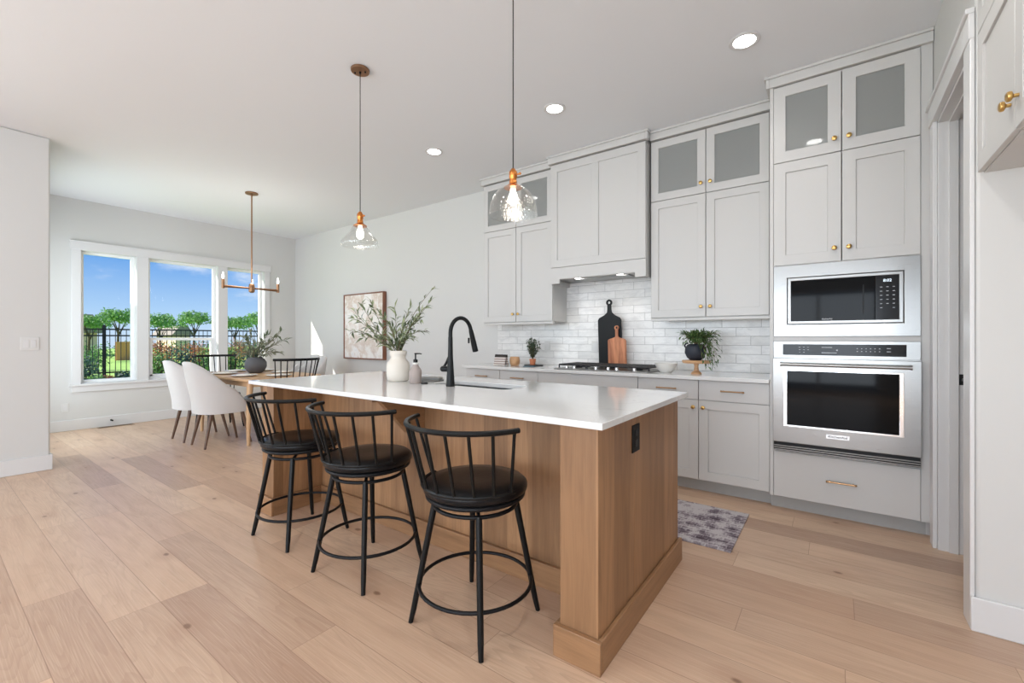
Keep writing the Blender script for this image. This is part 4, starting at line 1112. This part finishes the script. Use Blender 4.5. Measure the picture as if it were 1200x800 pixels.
# ================================================================== DINING NOOK
t = thing('dining_table', 'light oak dining table with rounded corners in the window nook', 'dining table', (-6.0, 2.645, 0))
def rrect(x0, x1, y0, y1, r, n=8):
    out = []
    for cx, cy, a0 in ((x1-r, y1-r, 0), (x0+r, y1-r, 90), (x0+r, y0+r, 180), (x1-r, y0+r, 270)):
        for i in range(n+1):
            a = math.radians(a0 + 90*i/n); out.append((cx + r*math.cos(a), cy + r*math.sin(a)))
    return out
MB().prism(rrect(-.79, .79, -.46, .46, .10), 'z', .727, .755).obj('tabletop', 'table', t, bevel=.006, seg=3)
w = MB(); w.box(-.64, .64, -.375, -.352, .655, .7265); w.box(-.64, .64, .352, .375, .655, .7265); w.box(-.69, -.667, -.34, .34, .655, .7265); w.box(.667, .69, -.34, .34, .655, .7265)
w.obj('apron', 'table', t, bevel=.002)
for sx in (-1, 1):
    for sy in (-1, 1):
        MB().tube([(sx*.665, sy*.385, 0), (sx*.665, sy*.385, .15), (sx*.665, sy*.375, .50), (sx*.665, sy*.365, .7265)], [.017, .021, .030, .034], 14).obj('leg', 'legoak', t)

def make_upholstered(label, loc, rz, mat='fabric'):
    t = thing('upholstered_chair', label, 'dining chair', loc, rz, 'upholstered dining chairs')
    # faces +Y; back at -Y
    w = MB(); NA = 28; prof = []
    def ring(z_, sc, drop=0):
        pts = []
        for j in range(NA):
            a = 2*PI*j/NA; ca, sa = math.cos(a), math.sin(a); e = .62
            x = .235*sc*math.copysign(abs(ca)**e, ca); y = .265*sc*math.copysign(abs(sa)**e, sa) + .035
            pts.append((x, y, z_))
        return pts
    w.rings([ring(.385, .55), ring(.385, .93), ring(.395, .985), ring(.43, 1.0), ring(.468, 1.0), ring(.488, .96), ring(.494, .85), ring(.496, .4)])
    w.obj('seat', mat, t, ang=70)
    # wrap-around back
    NP, NZ = 36, 12; outer = []; thick = .042
    grid_o, grid_i = [], []
    A = 112
    for i in range(NP + 1):
        ph = math.radians(-A + 2*A*i/NP)   # 0 = straight back
        tt = abs(ph) / math.radians(A)
        q_ = max(0, (tt - .10) / .90); top = .485 + .455 * (1 - q_*q_*(1.35 - .35*q_)) ** 1.0 if q_ < 1 else .485
        col_o, col_i = [], []
        for j in range(NZ + 1):
            f = j / NZ; z = .375 + (top - .375) * f
            lean = .10 * max(0, (z - .48) / .46) ** 1.2
            flare = 1 + .03*math.sin(f*PI)
            e = .72
            cx, cy = math.sin(ph), -math.cos(ph)
            rx, ry = .262*flare, .285*flare
            taper = 1 - .10*max(0, (z - .70)/.25)**2
            x = rx*math.copysign(abs(cx)**e, cx)*taper; y = ry*math.copysign(abs(cy)**e, cy) + .01
            y -= lean * max(0, math.cos(ph))
            xi = (rx - thick)*math.copysign(abs(cx)**e, cx)*taper; yi = (ry - thick)*math.copysign(abs(cy)**e, cy) + .01 - lean*max(0, math.cos(ph))
            col_o.append((x, y, z)); col_i.append((xi, yi, z - (.0 if j < NZ else .004)))
        outer.append(col_o + [((col_o[-1][0]+col_i[-1][0])/2, (col_o[-1][1]+col_i[-1][1])/2, col_o[-1][2] + .014)] + col_i[::-1])
    w = MB(); w.rings(outer)
    w.obj('backrest', mat, t, ang=75)
    for sx, sy in ((-1, -1), (1, -1), (-1, 1), (1, 1)):
        MB().tube([(sx*.150, sy*.150 - .01, .395), (sx*.188, sy*.235 - .005 , 0)], [.021, .0115], 12).obj('leg', 'walnut', t)
    return t
ch = make_upholstered('off-white upholstered dining chair with walnut legs, nearer the island, back to the room', (-5.70, 2.135, 0), 0)
dup(ch, (-6.255, 2.115, 0), 0, 'off-white upholstered dining chair with walnut legs, nearer the window, back to the room')
dup(ch, (-5.99, 3.19, 0), PI, 'off-white upholstered chair across the table, nearer the island, facing the room')
dup(ch, (-6.56, 3.42, 0), PI, 'off-white upholstered chair across the table, nearer the window, facing the room')

def make_windsor(label, loc, rz):
    t = thing('spindle_chair', label, 'dining chair', loc, rz, 'black spindle dining chairs')
    # faces +Y
    w = MB(); prof = []
    def ring(z_, s):
        out = []
        for j in range(28):
            a = 2*PI*j/28; ca, sa = math.cos(a), math.sin(a); e = .75
            out.append((.235*s*math.copysign(abs(ca)**e, ca), .215*s*math.copysign(abs(sa)**e, sa), z_))
        return out
    w.rings([ring(.425, .8), ring(.43, .93), ring(.445, 1.0), ring(.455, .98), ring(.452, .7)]); w.obj('seat', 'blackwood', t)
    N = 20
    rail = [(.298*math.sin(math.radians(-66 + 132*i/N)), .02 - .27*math.cos(math.radians(-66 + 132*i/N)) - .055, .965) for i in range(N+1)]
    MB().tube(rail, .014, 10, flat=(1.1, .7)).obj('top_rail', 'blackwood', t)
    for k in range(10):
        f = k / 9; a = math.radians(-62 + 124*f); b = math.radians(-72 + 144*f)
        MB().cyl((.205*math.sin(b), -.185*math.cos(b), .450), (.298*math.sin(a), .02 - .27*math.cos(a) - .055, .965), .0062, n=8).obj('spindle', 'blackwood', t)
    for sx, sy in ((-1, -1), (1, -1), (-1, 1), (1, 1)):
        MB().tube([(sx*.15, sy*.13, .43), (sx*.195, sy*.19, .2), (sx*.215, sy*.215, 0)], [.013, .016, .010], 10).obj('leg', 'blackwood', t)
    w = MB()
    for sx in (-1, 1): w.cyl((sx*.192, -.185, .20), (sx*.192, .185, .20), .009, n=8)
    w.cyl((-.192, 0, .20), (.192, 0, .20), .009, n=8); w.obj('stretcher', 'blackwood', t)
    return t
wc = make_windsor('black spindle-back chair at the island end of the dining table', (-5.235, 2.69, 0), PI/2)
dup(wc, (-6.795, 2.515, 0), -PI/2, 'black spindle-back chair at the window end of the dining table')

# vase on dining table
t = thing('dining_vase', 'round dark grey vase with sage green branches on the dining table', 'vase', (-6.16, 2.70, .755))
MB().lathe([(.0005, .001), (.070, 0), (.105, .030), (.130, .085), (.128, .140), (.100, .188), (.078, .200), (.080, .208), (.072, .208), (.068, .195), (.0005, .16)], n=36).obj('vase', 'potgrey', t, ang=70)
stm = MB(); lf = MB(); ppm2 = FPX / 5.82
for u, v, dp in ((322, 388, 0), (326, 396, .1), (322, 411, 0), (300, 392, .1), (286, 395, -.1), (276, 394, .1), (270, 402, 0), (280, 410, -.1), (306, 400, -.1), (312, 412, .1), (290, 404, .15), (299, 408, -.15), (275, 414, .1), (310, 395, .15), (284, 388, .05)):
    tp = RT*((u - 293)/ppm2) + Vector((-math.sin(YAW), math.cos(YAW), 0))*dp + Vector((0, 0, (435 - v)/ppm2))
    branch(stm, lf, (rnd.uniform(-.03, .03), rnd.uniform(-.03, .03), .17), tp, Vector((0, 0, .04)), 2, (.06, .13), (.018, .035), r0=.003)
stm.obj('stems', 'stem', t); lf.obj('foliage', 'eucal', t, smooth=False)
# place settings
def setting(x, y, where):
    p = MB().lathe([(.0005, .001), (.085, 0), (.130, .010), (.142, .016), (.140, .019), (.10, .010), (.0005, .008)], n=36).obj('dinner_plate', 'plate', ang=60)
    p.location = (x, y, .7553); tag(p, 'white dinner plate ' + where, 'plate', 'plates on the dining table')
    n_ = MB().prism([(-.07, 0), (.07, 0), (.06, .012), (.0, .020), (-.06, .010)], 'y', -.05, .05).obj('napkin', 'napkin', bevel=.003)
    n_.location = (x, y, .7653); n_.rotation_euler = (0, 0, .4); tag(n_, 'folded linen napkin on the plate ' + where, 'napkin', 'napkins on the dining table')
setting(-6.255, 2.37, 'before the near chair by the window'); setting(-5.70, 2.37, 'before the near chair by the island')
setting(-6.45, 2.92, 'before the far chair by the window'); setting(-5.90, 2.92, 'before the far chair by the island')
setting(-5.40, 2.63, 'at the island end of the dining table'); setting(-6.62, 2.64, 'at the window end of the dining table')

# picture
t = thing('framed_picture', 'large framed pale abstract painting on the dining back wall', 'picture', (-5.95, BY, .89))
px0, px1, pz0, pz1 = -6.455, -5.435, .885, 1.915
w = MB(); f = .018; py = 4.178
w.box(px0, px0 + f, py, BY - .001, pz0, pz1); w.box(px1 - f, px1, py, BY - .001, pz0, pz1); w.box(px0 + f, px1 - f, py, BY - .001, pz0, pz0 + f); w.box(px0 + f, px1 - f, py, BY - .001, pz1 - f, pz1)
w.obj('frame', 'frame', t, world=True, bevel=.001, seg=1)
B(px0 + f, px1 - f, py + .012, py + .03, pz0 + f, pz1 - f).obj('canvas', 'art', t, world=True, smooth=False)

# wall switch, outlet, vent, stopper
t = thing('light_switch', 'white light switch plate on the left stub wall', 'light switch', (-5.84, .643, 1.16))
B(0, .006, -.058, .058, -.058, .058).obj('plate', 'outletwhite', t, bevel=.002)
w = MB(); w.box(.006, .009, -.038, -.006, -.033, .033); w.box(.006, .009, .006, .038, -.033, .033); w.obj('rocker', 'trim', t, bevel=.001)
o = B(0, .006, -.036, .036, -.058, .058).obj('outlet_plate', 'outletwhite', bevel=.002); o.location = (WX, 1.20, .305); tag(o, 'white outlet plate low on the window wall', 'outlet')
B(.0062, .008, -.016, .016, -.034, .034).obj('outlet_face', 'trim', o, bevel=.001)
t = thing('floor_register', 'long narrow bronze floor vent below the windows', 'floor vent', (-8.0, 1.69, 0))
B(-.05, .05, -.19, .19, .0003, .004).obj('frame', 'jam', t, bevel=.001)
w = MB()
for i in range(16): w.box(-.035, .035, -.17 + i*.0215, -.158 + i*.0215, .0041, .0052)
w.obj('louvres', 'matteblack', t)
o = MB().tube([(0, 0, 0), (.012, 0, 0), (.05, 0, 0), (.062, 0, 0)], [.012, .007, .007, .011], 12).obj('door_stop', 'matteblack'); o.location = (WX + T + .0003, 1.653, .082); tag(o, 'small black stopper on the baseboard under the windows', 'door stop')

# ================================================================== OUTSIDE
OG = -.12
w = MB()
rows = []
xs_ = [-8.27, -9.5, -11.5, -13.0, -14.0, -15, -18, -25, -40, -90]; zs_ = [OG, OG, OG, .05, .22, .24, .2, .12, .0, -.3]
vs = [[w.b.verts.new((x, y, z)) for y in (-40, -10, 0, 5, 12, 30, 90)] for x, z in zip(xs_, zs_)]
for a, b in zip(vs[:-1], vs[1:]):
    for i in range(6): w.face([a[i], a[i+1], b[i+1], b[i]])
o = w.obj('lawn', 'lawn'); o['kind'] = 'structure'
# mulch bed by the fence
w = MB(); vs = [[w.b.verts.new((x, y, z)) for y in (-2, 2, 6, 12)] for x, z in ((-12.4, .0), (-13.0, .07), (-14.0, .245), (-14.6, .245))]
for a, b in zip(vs[:-1], vs[1:]):
    for i in range(3): w.face([a[i], a[i+1], b[i+1], b[i]])
o = w.obj('mulch_bed', 'mulch'); tag(o, 'brown mulch planting bed along the black garden fence', 'planting bed', kind='stuff')
# fence
t = thing('garden_fence', 'black metal picket fence beyond the dining windows', 'fence', (-14, 4, .22))
FX = -14.0
for k in range(5):
    y = .30 + k * 2.44
    MB().tube([(FX, y, .10), (FX, y, 1.53)], .034, 4).obj('post', 'fence', t, world=True, smooth=False)
    if k < 4:
        w = MB()
        for z in (1.43, 1.28, .40): w.box(FX - .014, FX + .014, y + .03, y + 2.41, z - .017, z + .017)
        n = 24
        for i in range(1, n):
            yy2 = y + 2.44 * i / n; w.box(FX - .008, FX + .008, yy2 - .006, yy2 + .006, .30, 1.425)
        w.obj('picket_panel', 'fence', t, world=True, smooth=False)

def crown_leaves(lf, c, r, n, L, flat=.75):
    for _ in range(n):
        d = Vector((rnd.gauss(0, 1), rnd.gauss(0, 1), rnd.gauss(0, 1))).normalized(); rad = rnd.uniform(.55, 1.0)
        p = Vector(c) + Vector((d.x*r*rad, d.y*r*rad, d.z*r*flat*rad))
        lf.leaf(p, rv(1), d, rnd.uniform(.6, 1.3)*L, L*.55)
def make_tree(label, loc, s=1.0):
    t = thing('tree', label, 'tree', loc, 0, 'young trees beyond the fence')
    w = MB(); w.tube([(0, 0, 0), (.03, 0, .8), (0, .02, 1.5)], [.07*s, .05*s, .035*s], 8)
    for k in range(7):
        a = k*.9; w.tube([(0, 0, 1.0 + .06*k), (.35*s*math.cos(a), .35*s*math.sin(a), 1.75 + .07*k)], [.025, .008], 5)
    w.obj('trunk', 'bark', t)
    lf = MB()
    for k in range(12):
        a = k*2.4; rr_ = .62*math.sqrt((k+.5)/12)
        crown_leaves(lf, (rr_*math.cos(a), rr_*math.sin(a), 1.80 + .42*(1-rr_/.62) + rnd.uniform(-.22, .15)), .32, 110, .12, .8)
    lf.obj('crown', 'treeleaf', t, smooth=False)
    return t
def ptx(u, X):
    c, s = math.cos(YAW), math.sin(YAW); a = (u - 600)/FPX; dx, dy = c*a - s, s*a + c; return dy/dx*X
TX = -29.0
tr = make_tree('young green tree outside the left window, nearest its left edge', (TX, ptx(104, TX), .0))
for u, lab, sc in ((138, 'young green tree outside the left window, right of the fence post', 1.1), (187, 'young green tree outside the middle window, left of the pair', 1.1), (228, 'young green tree outside the middle window, right of the pair', 1.12), (276, 'young green tree outside the right window, left of the pair', 1.1), (303, 'young green tree outside the right window, at its right edge', 1.15)):
    TX2 = TX - (4.2 if u in (138, 303, 228) else 0); sc *= TX2/TX
    n_ = dup(tr, (TX2, ptx(u, TX2), -.05), rnd.uniform(0, 6), lab); n_.scale = (sc, sc, sc)
def make_shrub(label, loc, r, h, mat, n=500, L=.06, group=None):
    t = thing('shrub', label, 'shrub', loc, 0, group)
    lf = MB(); st_ = MB()
    for k in range(9):
        a = k*2.4; q = r*.55*math.sqrt((k+.5)/9)
        c_ = (q*math.cos(a), q*math.sin(a), h*.5 + rnd.uniform(-.1, .15)*h)
        st_.tube([(q*.3*math.cos(a), q*.3*math.sin(a), 0), c_], [.012, .005], 5)
        crown_leaves(lf, c_, r*.55, n//9, L, h/r*.75)
    st_.obj('branches', 'bark', t); lf.obj('foliage', mat, t, smooth=False); return t
for u, X, r, h, mat, lab, z in (
    (98, -12.9, .32, .80, 'blueshrub', 'blue-green shrub inside the fence at the left edge of the left window', .06),
    (113, -12.2, .22, .45, 'shrubleaf', 'small green shrub at the bottom of the left window, left of the fence post', .02),
    (147, -13.2, .25, .35, 'blueshrub', 'low dark shrub at the bottom right of the left window', .1),
    (131, -13.3, .20, .22, 'russet', 'low red-leaved plant right of the fence post', .12),
    (184, -13.0, .30, .85, 'shrubleaf', 'green shrub at the left of the middle window', .06),
    (213, -13.4, .34, 1.0, 'blueshrub', 'tall blue-green shrub in the centre of the middle window', .06),
    (240, -12.9, .30, .85, 'shrubleaf', 'leafy green shrub at the right of the middle window', .06),
    (270, -13.3, .34, 1.05, 'shrubleaf', 'bushy green shrub at the left of the right window', .06),
    (298, -12.8, .34, 1.0, 'blueshrub', 'dark blue-green shrub at the right of the right window', .06),
    (189, -15.2, .5, 1.0, 'russet', 'russet bush behind the fence at the left of the middle window', .2),
    (230, -15.4, .5, 1.0, 'russet', 'russet bush behind the fence at the right of the middle window', .2),
    (276, -15.4, .5, 1.0, 'russet', 'russet bush behind the fence outside the right window', .2),
    (108, -19.0, .5, .75, 'shrubleaf', 'round green bush on the lawn left of the fence post', .15)):
    make_shrub(lab, (X, ptx(u, X), z), r, h, mat, 700, .07)
# distant garden walls and houses
def house(u0, u1, X, z0, z1, wall, label):
    y0, y1 = ptx(u0, X), ptx(u1, X)
    t = thing('house', label, 'house', (X, (y0+y1)/2, 0))
    B(X - 6, X, y0, y1, -.3, z0).obj('wall', wall, t, world=True, smooth=False)
    MB().prism([(y0 - .4, z0), (y1 + .4, z0), (y1 - (y1-y0)*.25, z1), (y0 + (y1-y0)*.25, z1)], 'x', X - 6.3, X + .3).obj('roof', 'roof', t, world=True, smooth=False)
house(88, 114, -42, 1.6, 2.9, 'house', 'distant tan house with grey roof behind the left window trees')
house(206, 222, -55, 1.6, 2.6, 'house', 'distant tan house far behind the middle window')
o = B(-30.2, -30, ptx(136, -30), ptx(156, -30), -.1, 1.05).obj('cedar_screen', 'cedar', smooth=False); tag(o, 'orange cedar garden wall beyond the lawn, right of the fence post', 'garden wall')

# low hedge along the far side of the lawn
t = thing('hedge', 'long low green hedge along the far side of the lawn', 'hedge', (-36, 10, -.05))
w = MB(); lf = MB()
y = ptx(80, -36)
while y < ptx(330, -36):
    c_ = (0, y - 10, .55 + rnd.uniform(-.08, .12)); w.tube([(0, y - 10, 0), c_], [.03, .015], 5); crown_leaves(lf, c_, .62, 70, .17, .85); y += .55
w.obj('branches', 'bark', t); lf.obj('foliage', 'shrubleaf', t, smooth=False)
